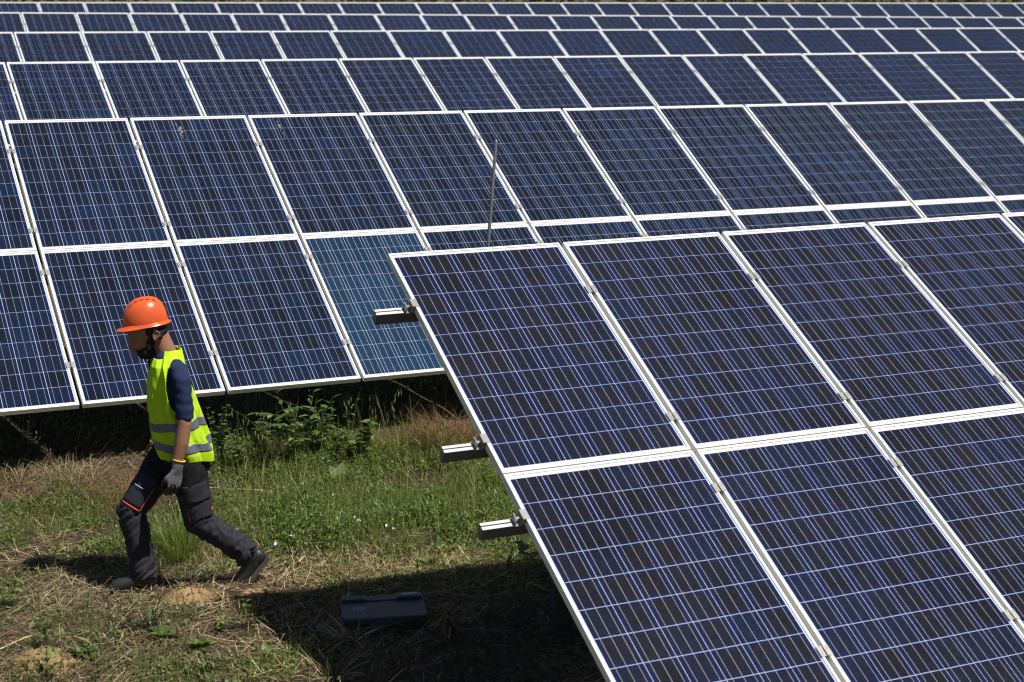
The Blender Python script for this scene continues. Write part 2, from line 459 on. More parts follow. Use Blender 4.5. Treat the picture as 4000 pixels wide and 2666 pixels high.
def build_array(key, A):
    u, v, n = array_axes(A['yaw'], A['slope'], A['tilt'])
    T = Vector(A['T']); A['u'], A['v'], A['n'] = u, v, n
    rotm = Matrix((u, -v, n)).transposed().to_4x4()
    c0, c1 = A['cols']
    two = len(A['rows']) == 2
    first = 0 if key == 'near' else -1
    for r in A['rows']:
        for c in range(c0, c1 + 1):
            if key == 'near' and r == 1 and c > 4: continue
            org = T + u * (c * (PW + GAP) + PW / 2) + v * (r * (PL + VGAP) + PL) - n * TH
            M = Matrix.Translation(org) @ rotm
            o = empty("solar_panel", mat=M)
            k = c - first
            where = ("upper row of the " if r == 0 else "lower row of the ") if two else ""
            if k < 0:
                lab = "panel just past the photo's left edge, " + where.replace(" of the", ", ") + A['word']
            else:
                edge = "left end" if key == 'near' else "photo's left edge"
                pos = ("first" if k == 0 else ORD[k]) + " from the " + edge
                lab = "%s panel %s, %s%s" % ({'near': 'large blue', 'second': 'navy', 'third': 'dark blue', 'fourth': 'small blue', 'fifth': 'smaller blue', 'sixth': 'tiny blurred'}[key], pos, where.replace(' of the ', ', '), A['word'])
            if key == 'second' and r == 1 and c == 2:
                lab = "paler teal panel partly hidden by the nearest array, lower row, second array back"
            tag(o, lab, "solar panel", "solar panels of the " + A['word'])
            link("frame", ME_FRAME, o); link("backsheet", ME_BACK, o)
            if A['cells'] == 'far':
                tag(link("cell_field", ME_FIELD, o), kind="stuff")
            else:
                me = {'B': ME_CELL_B, 'C': ME_CELL_C, 'near': ME_CELL}[A['cells']]
                if key == 'second' and r == 1 and c == 2: me = ME_CELL_T
                for i in range(NCX):
                    for j in range(NCY):
                        link("cell", me, o, cell_pos(i, j))
            # silt and bird droppings seen on two panels of the second array
            if key == 'second' and r == 0 and c in (1, 2):
                dm = MB(); rr = random.Random(c)
                for q in range(9):
                    cx = -.12 + rr.uniform(-.012, .012) + q * .002 + (.1 if c == 2 else 0) - .25 * (c == 2); cy = PL - .10 - q * .028
                    w = rr.uniform(.004, .013) * (1.3 if q in (2, 3, 4) else .7)
                    pts = [(cx + w * math.cos(a) * rr.uniform(.6, 1.2), cy + w * 1.7 * math.sin(a) * rr.uniform(.6, 1.2), TH - .0036) for a in [2 * math.pi * t / 9 for t in range(9)]]
                    dm.add(pts, [tuple(range(9))])
                dm.build("bird_dropping", M_DROP, o)
    # ---------------- support: rails, clamps, posts
    x0 = c0 * (PW + GAP) - (.20 if key == 'near' else .12); x1 = (c1 + 1) * (PW + GAP) + .1
    rows_all = (0, 1) if two else (0,)
    base = T.copy(); base.z = float(gz(T.x, T.y))
    fr = empty("mounting_frame", mat=Matrix.Translation(base))
    tag(fr, "aluminium and steel mounting frame of rails and posts carrying the " + A['word'], "mounting frame")
    MR = Matrix.Translation(T - base) @ Matrix((u, -v, n)).transposed().to_4x4()    # x along row, y up slope, z normal, at the top left corner
    rail_prof = [(-.021, -TH - .066), (.021, -TH - .066), (.021, -TH - .0005), (.005, -TH - .0005), (.005, -TH - .012), (-.003, -TH - .012), (-.003, -TH - .0005), (-.021, -TH - .0005)]
    railv = []
    for r in rows_all: railv += [.415, 1.42] if r == 0 else [1.915, 2.915]
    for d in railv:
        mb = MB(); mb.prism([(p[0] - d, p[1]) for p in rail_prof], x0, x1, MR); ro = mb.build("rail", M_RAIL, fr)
        ro.data.materials.append(M_ALU2); ro.data.polygons.foreach_set("material_index", [1 if p.normal.dot(n) > .7 and (p.center - (T - base)).dot(n) > -TH - .003 else 0 for p in ro.data.polygons])  # sunlit tops get the bright aluminium, shaded sides stay painted darker
    near_detail = key in ('near', 'second', 'third')
    # clamps
    cm = MB()
    if near_detail:
        for s in (-1, 1):
            cm.box(*( (-.030, -.004) if s < 0 else (.004, .030)), -.028, .028, .0006, .0042)
            cm.box(*((-.0095, -.0065) if s < 0 else (.0065, .0095)), -.026, .026, -.020, .0005)
        cm.box(-.0062, .0062, -.026, .026, -.0225, -.0195)
        cm.tube([(0, 0, -.0193), (0, 0, -.0115)], .0055, 6); cm.tube([(0, 0, -TH - .004), (0, 0, -.0226)], .0035, 6)
    else:
        cm.box(-.028, .028, -.028, .028, .0006, .0042)
    ME_CL = cm.mesh("clamp", M_CLAMP)
    em = MB()
    em.box(-.012, .016, -.03, .03, .0006, .004); em.box(-.016, -.012, -.03, .03, -.044, .0042); em.box(-.055, -.016, -.026, .026, -.044, -.040); em.box(-.045, -.0405, -.024, .024, -.0398, -.005)
    em.tube([(-.028, 0, -.0398), (-.028, 0, -.015)], .007, 8)
    ME_END = em.mesh("end_clamp", M_CLAMP)
    for c in range(c0, c1 + 1):
        for d in railv:
            if key == 'near' and d > PL and c > 4: continue
            o = link("clamp", ME_CL, fr); o.matrix_local = MR @ Matrix.Translation((c * (PW + GAP) + PW + GAP / 2, -d, 0))
    if key == 'near':
        for d in railv:
            o = link("end_clamp", ME_END, fr); o.matrix_local = MR @ Matrix.Translation((0, -d, 0))
    if key == 'near':
        for c in range(c0, c1):       # grey cover strips closing the joints between columns
            mb = MB(); xx = c * (PW + GAP) + PW + GAP / 2; y1 = -(2 * PL + VGAP) if c < 4 else -PL
            mb.box(xx - GAP / 2 + .001, xx + GAP / 2 - .001, y1, -.002, -.0365, -.0335, MR); mb.build("joint_strip", M_STRIP, fr)
    # posts and rafters
    depth = (2 * PL + VGAP) if two else PL
    rv, fv = .38, depth - (.55 if key == 'near' else 1.25)
    L = c1 * (PW + GAP)
    px = .90 if key == 'near' else (-1.0 if key == 'second' else -.6)
    while px < L:
        rr = MB(); rr.box(px - .03, px + .03, -fv - .25, -rv + .25, -TH - .15, -TH - .0665, MR); rr.build("rafter", M_POST, fr)
        for d in (rv, fv):
            top = (MR @ Vector((px, -d, -TH - .1505))) + base
            g = float(gz(top.x, top.y)) - .12
            mb = MB(); Mp = Matrix.Translation(Vector((top.x, top.y, 0)) - Vector((base.x, base.y, base.z))) @ Matrix.Rotation(A['yaw'], 4, 'Z')
            w = .052; prof = [(-w, -.03), (w, -.03), (w, .035), (w - .006, .035), (w - .006, -.024), (-w + .006, -.024), (-w + .006, .035), (-w, .035)]
            vs = [Mp @ Vector((p[0], p[1], z)) for z in (g, top.z + .02) for p in prof]; k = len(prof)
            mb.add(vs, [tuple(range(k - 1, -1, -1)), tuple(range(k, 2 * k))] + [(i, (i + 1) % k, k + (i + 1) % k, k + i) for i in range(k)])
            mb.build("post", M_POST, fr)
        px += 3.05
    if two:
        # base beam tying the rear posts near the ground
        a = (MR @ Vector((.96 if key == 'near' else -.9, -rv, 0))) + base; bq = (MR @ Vector((L, -rv, 0))) + base
        off = Vector((-u.y, u.x, 0)).normalized() * -.075
        ang = math.atan2(bq.y - a.y, bq.x - a.x); ln = (bq - a).to_2d().length
        z = float(gz(a.x, a.y)) + .02
        Mb = Matrix.Translation(Vector((a.x, a.y, z)) + off - base) @ Matrix.Rotation(ang, 4, 'Z')
        mb = MB(); mb.prism([(-.03, 0), (.03, 0), (.03, .085), (.018, .085), (.018, .07), (-.018, .07), (-.018, .085), (-.03, .085)], 0, ln, Mb)
        mb.build("base_beam", M_POST2, fr)
M_STRIP = simple("grey_joint_strip", (.16, .155, .14), .7, 0, .3, .1, 14)
M_DROP = simple("dried_bird_dropping", (.16, .16, .16), .8, 0, .2, .25, 40)
for key, A in ARR.items(): build_array(key, A)

# lightning rod clamped behind the nearest array
A = ARR['near']; T0 = Vector(A['T'])
p_top = at_depth(1938, 547, 8.98); p_low = at_depth(1905, 985, 8.93)
d = (p_low - p_top).normalized(); foot = p_low + d * .34
mb = MB(); f3 = Vector(foot)
mb.tube([p_top - f3, p_top - f3 + (p_low - p_top) * .02, p_low - f3, (0, 0, 0)], [.006, .0085, .0095, .0095], 10)
rod = empty("lightning_rod", foot)
M_ROD = simple("weathered_rod_steel", (.19, .19, .20), .45, .3, .5, .1, 8)
mb.build("shaft", M_ROD, rod, True)
rel = foot - T0; t0 = rel.dot(A['u'])
tgt = T0 + A['u'] * t0 + A['v'] * .34 - A['n'] * .085 - f3
mb = MB()
for h in (.03, .12):
    mb.tube([Vector((0, 0, 0)) - d * h, tgt + Vector((0, 0, h - .08))], .008, 6)
    mb.tube([-d * (h - .012), -d * (h + .012)], .014, 10)
mb.build("bracket", M_GALV, rod)
tag(rod, "slim grey lightning rod rising behind the nearest array's top edge", "lightning rod")

# far hedge and trees behind the last array
def build_hedge():
    m = leafy("far_hedge_leaves", [(0, (.012, .022, .006)), (.5, (.03, .045, .012)), (.85, (.07, .085, .025)), (1, (.20, .15, .07))], .2)
    A = ARR['sixth']; n = 26000
    t = rng.uniform(-12, 48, n); d = rng.uniform(0, 3.2, n)
    u = A['u']; T = Vector(A['T'])
    bx = T.x + u.x * t - u.y * (4.5 + d); by = T.y + u.y * t + u.x * (4.5 + d)
    top = 2.6 + 1.1 * np.sin(t * .9) * np.sin(t * .31 + 1) + .5 * np.sin(t * 2.7)
    z = gz(bx, by) + rng.uniform(0, 1, n) ** .7 * top * (1 - .25 * rng.uniform(0, 1, n))
    C = np.stack([bx, by, z], 1)
    s = rng.uniform(.06, .17, n)[:, None]
    a = rng.normal(size=(n, 3)); a /= np.linalg.norm(a, axis=1)[:, None]; b = np.cross(a, rng.normal(size=(n, 3))); b /= np.linalg.norm(b, axis=1)[:, None]
    V = np.stack([C - a * s, C + b * s * .5, C + a * s, C - b * s * .5], 1).reshape(-1, 3)
    F = np.arange(4 * n).reshape(n, 4)
    tag(link("hedgerow", np_mesh("hedgerow", V, F, m)), "dark hedgerow behind the farthest array", "hedge", None, "stuff")
build_hedge()
# ------------------------------------------------------------------ person
YAW = R(20)
PO = Vector((-1.98, 9.54, 0.0))
Fv = Vector((-math.cos(YAW), -math.sin(YAW), 0)); Lv = Vector((-Fv.y * -1 * -1, Fv.x, 0))
Lv = Vector((math.sin(YAW), -math.cos(YAW), 0))
def W(f, l, z): return Fv * f + Lv * l + Vector((0, 0, z))
SCL = CAM_H / 3.46
_py = PO.y * SCL; _px = PO.x * SCL
person = empty("person", (_px, _py, float(gz(_px, _py)) + .004)); person.scale = (SCL, SCL, SCL)
tag(person, "man in orange hard hat and yellow reflective vest walking on the weedy ground", "person")

M_SKIN = simple("skin", (.29, .145, .088), .5, 0, .4, .12, 30)
M_HAIR = simple("black_hair", (.012, .010, .009), .6, 0, .3, .3, 120, .6, 200)
M_HELM = simple("orange_plastic", (.70, .110, .027), .27, 0, .5, .07, 16, .05, 90)
M_VEST = simple("fluorescent_vest_cloth", (.44, .68, .022), .8, 0, .15, .10, 22, .15, 500)
M_TAPE = simple("grey_reflective_tape", (.135, .148, .19), .38, .1, .6, .25, 14)
M_SHIRT = simple("navy_shirt", (.020, .030, .080), .85, 0, .15, .2, 30, .2, 400)
M_TROU = simple("charcoal_work_cloth", (.027, .027, .036), .8, 0, .2, .18, 14, .25, 500)
M_BLACKC = simple("black_work_cloth", (.011, .011, .014), .85, 0, .2, .2, 20, .25, 400)
M_NAVY = simple("dark_navy_cloth", (.020, .024, .038), .85, 0, .2, .2, 20, .2, 400)
M_ORANGE = simple("orange_piping", (.50, .07, .02), .7)
M_GLOVE = simple("grey_knit_glove", (.15, .15, .16), .85, 0, .2, .15, 80, .4, 700)
M_GBLACK = simple("black_rubber_coating", (.012, .012, .013), .3)
M_CUFF = simple("yellow_cuff", (.85, .50, .04), .7)
M_BOOT = simple("black_leather", (.022, .021, .021), .42, 0, .5, .3, 25, .4, 120)
M_SOLE = simple("boot_sole_rubber", (.07, .066, .058), .8, 0, .2, .25, 60)
M_PRINT = simple("pale_print", (.42, .44, .48), .7)

# ---- head frame: origin at the ear line
HY = R(12)
HF = Vector((-math.cos(HY), -math.sin(HY), 0)); HL = Vector((math.sin(HY), -math.cos(HY), 0))
HO = Vector((-2.105, 9.53, 1.559)) - Vector((PO.x, PO.y, 0))
HM = Matrix((HF, HL, Vector((0, 0, 1)))).transposed().to_4x4(); HM.translation = HO
def H(a, l, z): return HM @ Vector((a, l, z - (.020 if a > .04 and abs(l) < .065 else 0)))
def rotY(deg): return Matrix.Rotation(R(deg), 3, 'Y')
HM3 = HM.to_3x3()

def tube_path(mb, pts, rad, n=14): mb.tube([Vector(p) for p in pts], rad, n)
# body: one continuous skin
mb = MB()
K = rotY(32)         # head nods down
mb.ell(H(.048, 0, .062), (.118, .080, .098), HM3 @ K, 28, 18)
mb.ell(H(.074, 0, -.020), (.056, .060, .072), HM3 @ K, 24, 16)
mb.ell(H(.052, 0, -.075), (.056, .056, .050), HM3 @ K, 24, 16)
mb.ell(H(.062, 0, -.108), (.026, .028, .022), HM3, 16, 10)
mb.ell(H(.132, 0, -.006), (.018, .052, .013), HM3 @ rotY(20), 18, 10)
tube_path(mb, [H(.131, 0, -.012), H(.137, 0, -.034), H(.146, 0, -.056), H(.147, 0, -.064), H(.130, 0, -.073)], [.010, .010, .0115, .0115, .009], 10)
mb.ell(H(.116, 0, -.050), (.026, .017, .032), HM3 @ rotY(14), 14, 10)
for s in (-1, 1):
    mb.ell(H(.124, s * .013, -.070), (.013, .008, .008), HM3, 10, 8)
    mb.ell(H(.098, s * .042, -.044), (.027, .022, .022), HM3, 14, 10)
    mb.ell(H(.1130, s * .030, -.026), (.013, .013, .010), HM3, 12, 8)
    # ear with rim
    mb.ell(H(-.006, s * .078, -.002), (.020, .007, .032), HM3 @ rotY(-14) @ Matrix.Rotation(s * R(-16), 3, 'Z'), 14, 10)
    rim = [H(-.006 + .021 * math.cos(t) - .004, s * (.086 + .004 * math.sin(t)), .000 + .031 * math.sin(t)) for t in np.linspace(-1.3, 3.6, 14)]
    # rim tilted back
    tube_path(mb, rim, .0048, 8)
mb.ell(H(.108, 0, -.088), (.014, .024, .0065), HM3 @ rotY(20), 12, 8)
mb.ell(H(.094, 0, -.104), (.014, .024, .008), HM3 @ rotY(20), 12, 8)
# neck into shoulders
tube_path(mb, [H(-.012, 0, .01), H(-.036, 0, -.05), H(-.062, 0, -.12), H(-.075, 0, -.19), H(-.085, 0, -.26)], [(.062, .058), (.060, .058), (.062, .062), (.075, .085), (.09, .11)], 18)
tube_path(mb, [W(.065, 0, 1.42), W(.06, 0, 1.30), W(.04, 0, 1.1), W(.0, 0, .85)], [(.075, .12), (.085, .13), (.085, .12), (.08, .12)], 18)
ARML = [W(.035, .115, 1.375), W(.012, .168, 1.34), W(.004, .200, 1.20), W(.006, .220, 1.055), W(.028, .228, .95), W(.058, .232, .845), W(.062, .235, .80)]
tube_path(mb, ARML, [.042, .042, .042, (.042, .043), (.043, .041), (.032, .030), (.030, .028)], 16)
ARMR = [W(.055, -.135, 1.375), W(.04, -.20, 1.33), W(-.03, -.225, 1.20), W(-.085, -.235, 1.06), W(-.04, -.235, .96), W(.02, -.225, .86), W(.035, -.222, .81)]
tube_path(mb, ARMR, [.05, .056, .050, .042, .043, .031, .029], 16)
body_me = mb.remesh("body", M_SKIN, .0048, 5, .5)
link("body", body_me, person)

# hair: cap below the hat, sideburns, eyebrows
mb = MB()
mb.ell(H(.040, 0, .062), (.112, .0835, .080), HM3 @ rotY(28), 26, 16)
mb.ell(H(-.034, 0, .018), (.046, .070, .040), HM3 @ rotY(20), 20, 12)
for s in (-1, 1):
    mb.ell(H(.030, s * .0715, .022), (.030, .0115, .024), HM3 @ rotY(35), 14, 10)
    mb.ell(H(.024, s * .0715, -.012), (.012, .009, .036), HM3 @ rotY(-4), 14, 10)
    mb.ell(H(.120, s * .034, -.028), (.007, .013, .0032), HM3 @ rotY(24) @ Matrix.Rotation(s * R(24), 3, 'Z'), 10, 8)
    mb.ell(H(-.028, s * .069, .004), (.022, .012, .034), HM3 @ rotY(12), 14, 10)
    mb.ell(H(.134, s * .036, -.006), (.013, .020, .0055), HM3 @ rotY(24) @ Matrix.Rotation(s * R(24), 3, 'Z'), 12, 8)
link("hair", mb.remesh("hair", M_HAIR, .005, 9, .5), person)
def beard():
    m, nt, b = new_mat("short_beard")
    tc = N(nt, "ShaderNodeTexCoord"); nz = noise_tex(nt, 260, 4, .8, tc.outputs["Object"])
    nt.links.new(ramp(nt, nz.outputs[0], [(.35, (.012, .009, .007)), (.75, (.060, .034, .021))]), b.inputs["Base Color"])
    b.inputs["Roughness"].default_value = .8; b.inputs["Specular IOR Level"].default_value = .15
    mb = MB()
    mb.ell(H(.050, 0, -.080), (.061, .0625, .053), HM3 @ K, 24, 16)
    mb.ell(H(.064, 0, -.110), (.028, .031, .024), HM3, 16, 10)
    for s in (-1, 1):
        mb.ell(H(.026, s * .0625, -.048), (.024, .010, .052), HM3 @ rotY(-16), 14, 10)
        mb.ell(H(.102, s * .020, -.0835), (.010, .017, .0048), HM3 @ rotY(15) @ Matrix.Rotation(s * R(25), 3, 'Z'), 12, 8)
    link("beard", mb.remesh("beard", m, .005, 9, .5), person)
beard()

# hard hat
def helmet():
    hl, hw, hh = .129, .106, .151
    Mh = HM @ Matrix.Translation((.048, 0, .064)) @ Matrix.Rotation(R(6.5), 4, 'Y')
    nu, nv = 56, 18
    def dome(th, ph, off=0):
        e = 2.35
        c, s = math.cos(ph), math.sin(ph)
        rr = max(c, 0) ** (2 / e); zz = s ** (2 / e)
        x = (hl + off) * rr * math.cos(th) - .012 * zz * s; y = (hw + off) * rr * math.sin(th)
        z = (hh + off) * zz
        # raised crown ridge running front to back
        ridge = math.exp(-(y / .030) ** 2) * .006 * min(1, z / .06)
        return Vector((x, y, z + ridge))
    vs = []; fs = []
    for j in range(nv + 1):
        ph = .5 * math.pi * (j / nv) ** 1.1
        for i in range(nu): vs.append(dome(2 * math.pi * i / nu, min(ph, .5 * math.pi - .004)))
    for j in range(nv):
        for i in range(nu): fs.append((j * nu + i, j * nu + (i + 1) % nu, (j + 1) * nu + (i + 1) % nu, (j + 1) * nu + i))
    vs.append(dome(0, .5 * math.pi - .0001) * 1); vs[-1].x = -.012; vs[-1].y = 0; t = len(vs) - 1
    for i in range(nu): fs.append((nv * nu + i, nv * nu + (i + 1) % nu, t))
    shell = link("helmet", None, person) if False else None
    M = Mh
    hm = mk_mesh("helmet", [M @ v for v in vs], fs, M_HELM, True)
    h = link("helmet", hm, person)
    so = h.modifiers.new("solid", 'SOLIDIFY'); so.thickness = .003; so.offset = -1
    # brim with a long peak
    rows = 7; bv = []; bf = []
    for j in range(rows):
        q = j / (rows - 1)
        for i in range(nu):
            th = 2 * math.pi * i / nu
            front = max(0, math.cos(th)) ** 1.6; back = max(0, -math.cos(th)) ** 2
            ext = .009 + .041 * front + .008 * back
            # a step at the root of the brim, then a soft drop
            x = (hl - .002 + ext * q) * math.cos(th); y = (hw - .002 + ext * q * (1 if abs(math.sin(th)) < .999 else 1)) * math.sin(th)
            side = math.sin(th) ** 2
            z = .020 * side * 0 - .014 * q * (1 - .2 * front) - .010 * front * q * q - .004 * front + .002
            if q == 0: z += .007
            if j == 1: z += .004
            bv.append(M @ Vector((x, y, z)))
    for j in range(rows - 1):
        for i in range(nu): bf.append((j * nu + i, (j + 1) * nu + i, (j + 1) * nu + (i + 1) % nu, j * nu + (i + 1) % nu))
    br = link("brim", mk_mesh("brim", bv, bf, M_HELM, True), h); so = br.modifiers.new("solid", 'SOLIDIFY'); so.thickness = .004; so.offset = 0
    # vent slots along the crown
    for s in (-1, 1):
        for k in range(5):
            x = .070 - k * .034
            y = s * .040
            pts = []
            for (dx, dy) in ((-.011, -.0022), (.011, -.0022), (.011, .0022), (-.011, .0022)):
                xx, yy = x + dx, y + dy
                r2 = (abs((xx + .010) / hl)) ** 2.35 + (abs(yy / hw)) ** 2.35
                zz = hh * max(0, 1 - r2) ** (1 / 2.35)
                pts.append(M @ (Vector((xx, yy, zz)) + Vector((xx * .6, yy * .6, .1)).normalized() * .0035))
            link("vent", mk_mesh("vent", pts, [(0, 1, 2, 3)], M_GBLACK), h)
    # harness strap under the rim
    mb = MB(); ring = [M @ Vector((.118 * math.cos(t), .094 * math.sin(t), .0)) for t in np.linspace(0, 2 * math.pi, 40)]
    mb.tube(ring, (.004), 6, False); mb.build("headband", M_GBLACK, h, True)
helmet()

# ---- torso cloth: rings described by centre, half depth, half width per height
TOR = [  # z, f centre, half depth, half width
 (.745, -.030, .150, .185), (.80, -.030, .168, .190), (.85, -.020, .180, .196), (.93, .000, .178, .196), (1.02, .022, .165, .194), (1.14, .043, .152, .194),
 (1.25, .056, .134, .196), (1.335, .062, .120, .194), (1.385, .066, .112, .180), (1.42, .060, .098, .140), (1.45, .052, .085, .095), (1.475, .045, .072, .070)]
def torso(z, th, off=0.0, wob=True):
    zs = [t[0] for t in TOR]
    c = np.interp(z, zs, [t[1] for t in TOR]); d = .82 * np.interp(z, zs, [t[2] for t in TOR]); w = .86 * np.interp(z, zs, [t[3] for t in TOR])
    e = 2.3
    ct, st = math.cos(th), math.sin(th)
    x = math.copysign(abs(ct) ** (2 / e), ct) * (d + off); y = math.copysign(abs(st) ** (2 / e), st) * (w + off)
    if wob:
        low = max(0, min(1, (1.32 - z) / .45))
        k = mnoise.noise(Vector((math.cos(th) * 1.7, math.sin(th) * 1.7, z * 2.2))) * .022 + math.sin(th * 7 + z * 5 + 2 * mnoise.noise(Vector((th, z * 3, 1)))) * .011 * low
        k += math.sin(th * 11 - z * 14 + 3 * mnoise.noise(Vector((th * 1.5, z * 4, 5)))) * .0035
        k += (abs(mnoise.noise(Vector((math.cos(th) * 3 + 3, math.sin(th) * 3 + z * 1.5, z * 5)))) - .25) * -.020
        back = max(0, -ct) ** 2
        k += .022 * back * max(0, (.95 - z) / .15) * (1 if z < .95 else 0) * (.5 + .5 * math.sin(th * 3 + .6))
        x += ct * k; y += st * k
    return W(c + x, y, z)
def cloth(name, z0, z1, off, mat, parent, keep=None, nz=60, nt=120, wob=True, thick=.003, zfun=None):
    vs = []; fs = []
    for j in range(nz + 1):
        for i in range(nt):
            th = 2 * math.pi * i / nt
            a, b = (z0, z1) if zfun is None else zfun(th)
            vs.append(torso(a + (b - a) * j / nz, th, off, wob))
    for j in range(nz):
        for i in range(nt):
            th = 2 * math.pi * (i + .5) / nt
            th = th if th <= math.pi else th - 2 * math.pi
            a, b = (z0, z1) if zfun is None else zfun(th)
            z = a + (b - a) * (j + .5) / nz
            if keep is None or keep(z, th): fs.append((j * nt + i, j * nt + (i + 1) % nt, (j + 1) * nt + (i + 1) % nt, (j + 1) * nt + i))
    o = link(name, mk_mesh(name, vs, fs, mat, True), parent)
    if thick: m = o.modifiers.new("solid", 'SOLIDIFY'); m.thickness = thick; m.offset = -1
    return o
# shirt: torso plus both sleeves, one piece
mb = MB()
for_rings = [(z, .0) for z in np.linspace(.735, 1.455, 32)]
n = 40; vs = []; fs = []
for j, (z, _) in enumerate(for_rings):
    for i in range(n): vs.append(torso(z, 2 * math.pi * i / n, -.016 if z > .83 else -.008, True))
for j in range(len(for_rings) - 1):
    for i in range(n): fs.append((j * n + i, j * n + (i + 1) % n, (j + 1) * n + (i + 1) % n, (j + 1) * n + i))
fs += [tuple(range(n - 1, -1, -1)), tuple((len(for_rings) - 1) * n + i for i in range(n))]
mb.add(vs, fs)
tube_path(mb, [W(.040, .085, 1.380), W(.020, .140, 1.368), W(.006, .184, 1.31), W(.002, .200, 1.22), W(.002, .209, 1.135), W(.003, .212, 1.085)], [.056, .058, (.053, .056), (.051, .053), (.054, .053), (.054, .052)], 18)
tube_path(mb, [W(.055, -.10, 1.375), W(.045, -.165, 1.362), W(.0, -.215, 1.28), W(-.045, -.226, 1.18), W(-.065, -.23, 1.12)], [.075, .076, .070, .066, .066], 18)
sh = mb.remesh("shirt", M_SHIRT, .009, 5, .5)
for v in sh.vertices:
    nrm = v.normal; p = v.co
    v.co = p + nrm * (mnoise.noise(Vector((p.x * 9, p.y * 9, p.z * 26))) * .006 + mnoise.noise(Vector((p.x * 22, p.y * 22, p.z * 22))) * .003)
link("shirt", sh, person)

def vest_keep(z, th):
    # neck V and front slit
    slit = .05 + max(0, (z - .98)) * .38 + max(0, z - 1.36) * 4.0
    if abs(th) < (slit if z > .98 else .03) and z > .80: return False
    # armholes
    for s in (-1, 1):
        a = th - s * (math.pi / 2 + .14)
        if (a / .42) ** 2 + ((z - 1.255) / .150) ** 2 < 1: return False
    if z > 1.43 and abs(th) < 1.1: return False
    return True
def vest_z(th):
    t = abs(th if th <= math.pi else th - 2 * math.pi)
    lo = .838 - .035 * sstep(.3, 1.5, t) - .010 * math.sin(t * 3)
    return float(lo), 1.468
vest = cloth("safety_vest", 0, 0, .012, M_VEST, person, vest_keep, 130, 260, True, .003, vest_z)
for zc, ww in ((1.035, .052), (.905, .052)):
    def band(th, zc=zc, ww=ww):
        t = th if th <= math.pi else th - 2 * math.pi
        dz = .010 * math.sin(2 * t + zc * 9) + .006 * math.sin(5 * t + zc * 20) - .012 * (abs(t) / math.pi)
        return zc + dz - ww / 2, zc + dz + ww / 2
    cloth("reflective_strip", 0, 0, .0142, M_TAPE, vest, lambda z, th: abs(th) > .07 and vest_keep(z, th), 8, 168, True, .001, band)

# ---- trousers
mb = MB()
n = 36
rings = []
for z, f, d, w in ((.97, .004, .108, .150), (.90, -.004, .118, .165), (.84, -.010, .126, .175), (.78, -.012, .124, .175), (.72, -.01, .11, .16)):
    rings.append([W(f + d * math.cos(2 * math.pi * i / n), w * math.sin(2 * math.pi * i / n), z) for i in range(n)])
vs = [v for r in rings for v in r]; fs = []
for j in range(len(rings) - 1):
    for i in range(n): fs.append((j * n + i, (j + 1) * n + i, (j + 1) * n + (i + 1) % n, j * n + (i + 1) % n))
fs += [tuple(range(n)), tuple((len(rings) - 1) * n + i for i in range(n - 1, -1, -1))]
mb.add(vs, fs)
HIPL, KNEL, ANKL = (-.005, .092, .84), (-.080, .105, .425), (-.352, .10, .190)
HIPR, KNER, ANKR = (.035, -.092, .84), (.296, -.050, .482), (.246, .015, .085)
def leg(hip, knee, ank, kb, rads):
    P = [Vector(hip), Vector(hip).lerp(Vector(knee), .35), Vector(hip).lerp(Vector(knee), .72), Vector(knee) + Vector((kb, 0, 0)), Vector(knee).lerp(Vector(ank), .3), Vector(knee).lerp(Vector(ank), .68), Vector(ank), Vector(ank) + (Vector(ank) - Vector(knee)).normalized() * .012]
    mb.tube([W(*p) for p in P], rads, 20)
leg(HIPL, KNEL, ANKL, .006, [(.110, .108), (.106, .106), (.098, .096), (.086, .086), (.080, .082), (.073, .076), (.076, .074), (.075, .073)])
leg(HIPR, KNER, ANKR, .010, [(.110, .108), (.104, .104), (.093, .092), (.086, .086), (.078, .080), (.070, .074), (.075, .076), (.074, .075)])
tr = mb.remesh("trousers", M_TROU, .0085, 8, .5)
def seg_t(p, a, b):
    ab = b - a; t = max(0, min(1, (p - a).dot(ab) / ab.length_squared)); return t, (p - (a + ab * t)).length
SEG = [(W(*HIPL), W(*KNEL), 0), (W(*KNEL), W(*ANKL), 1), (W(*HIPR), W(*KNER), 0), (W(*KNER), W(*ANKR), 1)]
for v in tr.vertices:
    p = v.co.copy()
    best = min(((seg_t(p, a, b)[1], seg_t(p, a, b)[0], k, a, b) for a, b, k in SEG), key=lambda q: q[0])
    _, t, k, a, b = best
    ax = (b - a).normalized(); s = (p - a).dot(ax)
    r = p - a - ax * s
    # folds ring the leg behind the knee and bunch at the ankle
    amp = (.004 + .010 * math.exp(-((t - 1) / .22) ** 2)) if k == 0 else (.006 + .010 * math.exp(-((t) / .25) ** 2) + .016 * math.exp(-((t - 1) / .3) ** 2))
    q = Vector((s * 22, math.atan2(r.dot(Vector((0, 0, 1))), r.dot(Lv)) * 1.2, k * 7 + p.y))
    fold = mnoise.noise(q + Vector((0, 0, 3)) + r * 12)
    fold = 1 - 2 * abs(fold) ** .8
    v.co = p + v.normal * (amp * (fold - .3) + mnoise.noise(p * 16) * .005)
tr.materials.append(M_BLACKC)
mi = []
for p in tr.polygons:
    best = min(((seg_t(p.center, a, b)[1], seg_t(p.center, a, b)[0], k, a) for a, b, k in SEG), key=lambda q: q[0])
    side = (p.center - best[3]).dot(Lv)
    mi.append(1 if best[2] == 0 and best[1] < (.52 if side > -.02 else .75) else 0)
tr.polygons.foreach_set("material_index", mi)
tro = link("trousers", tr, person)
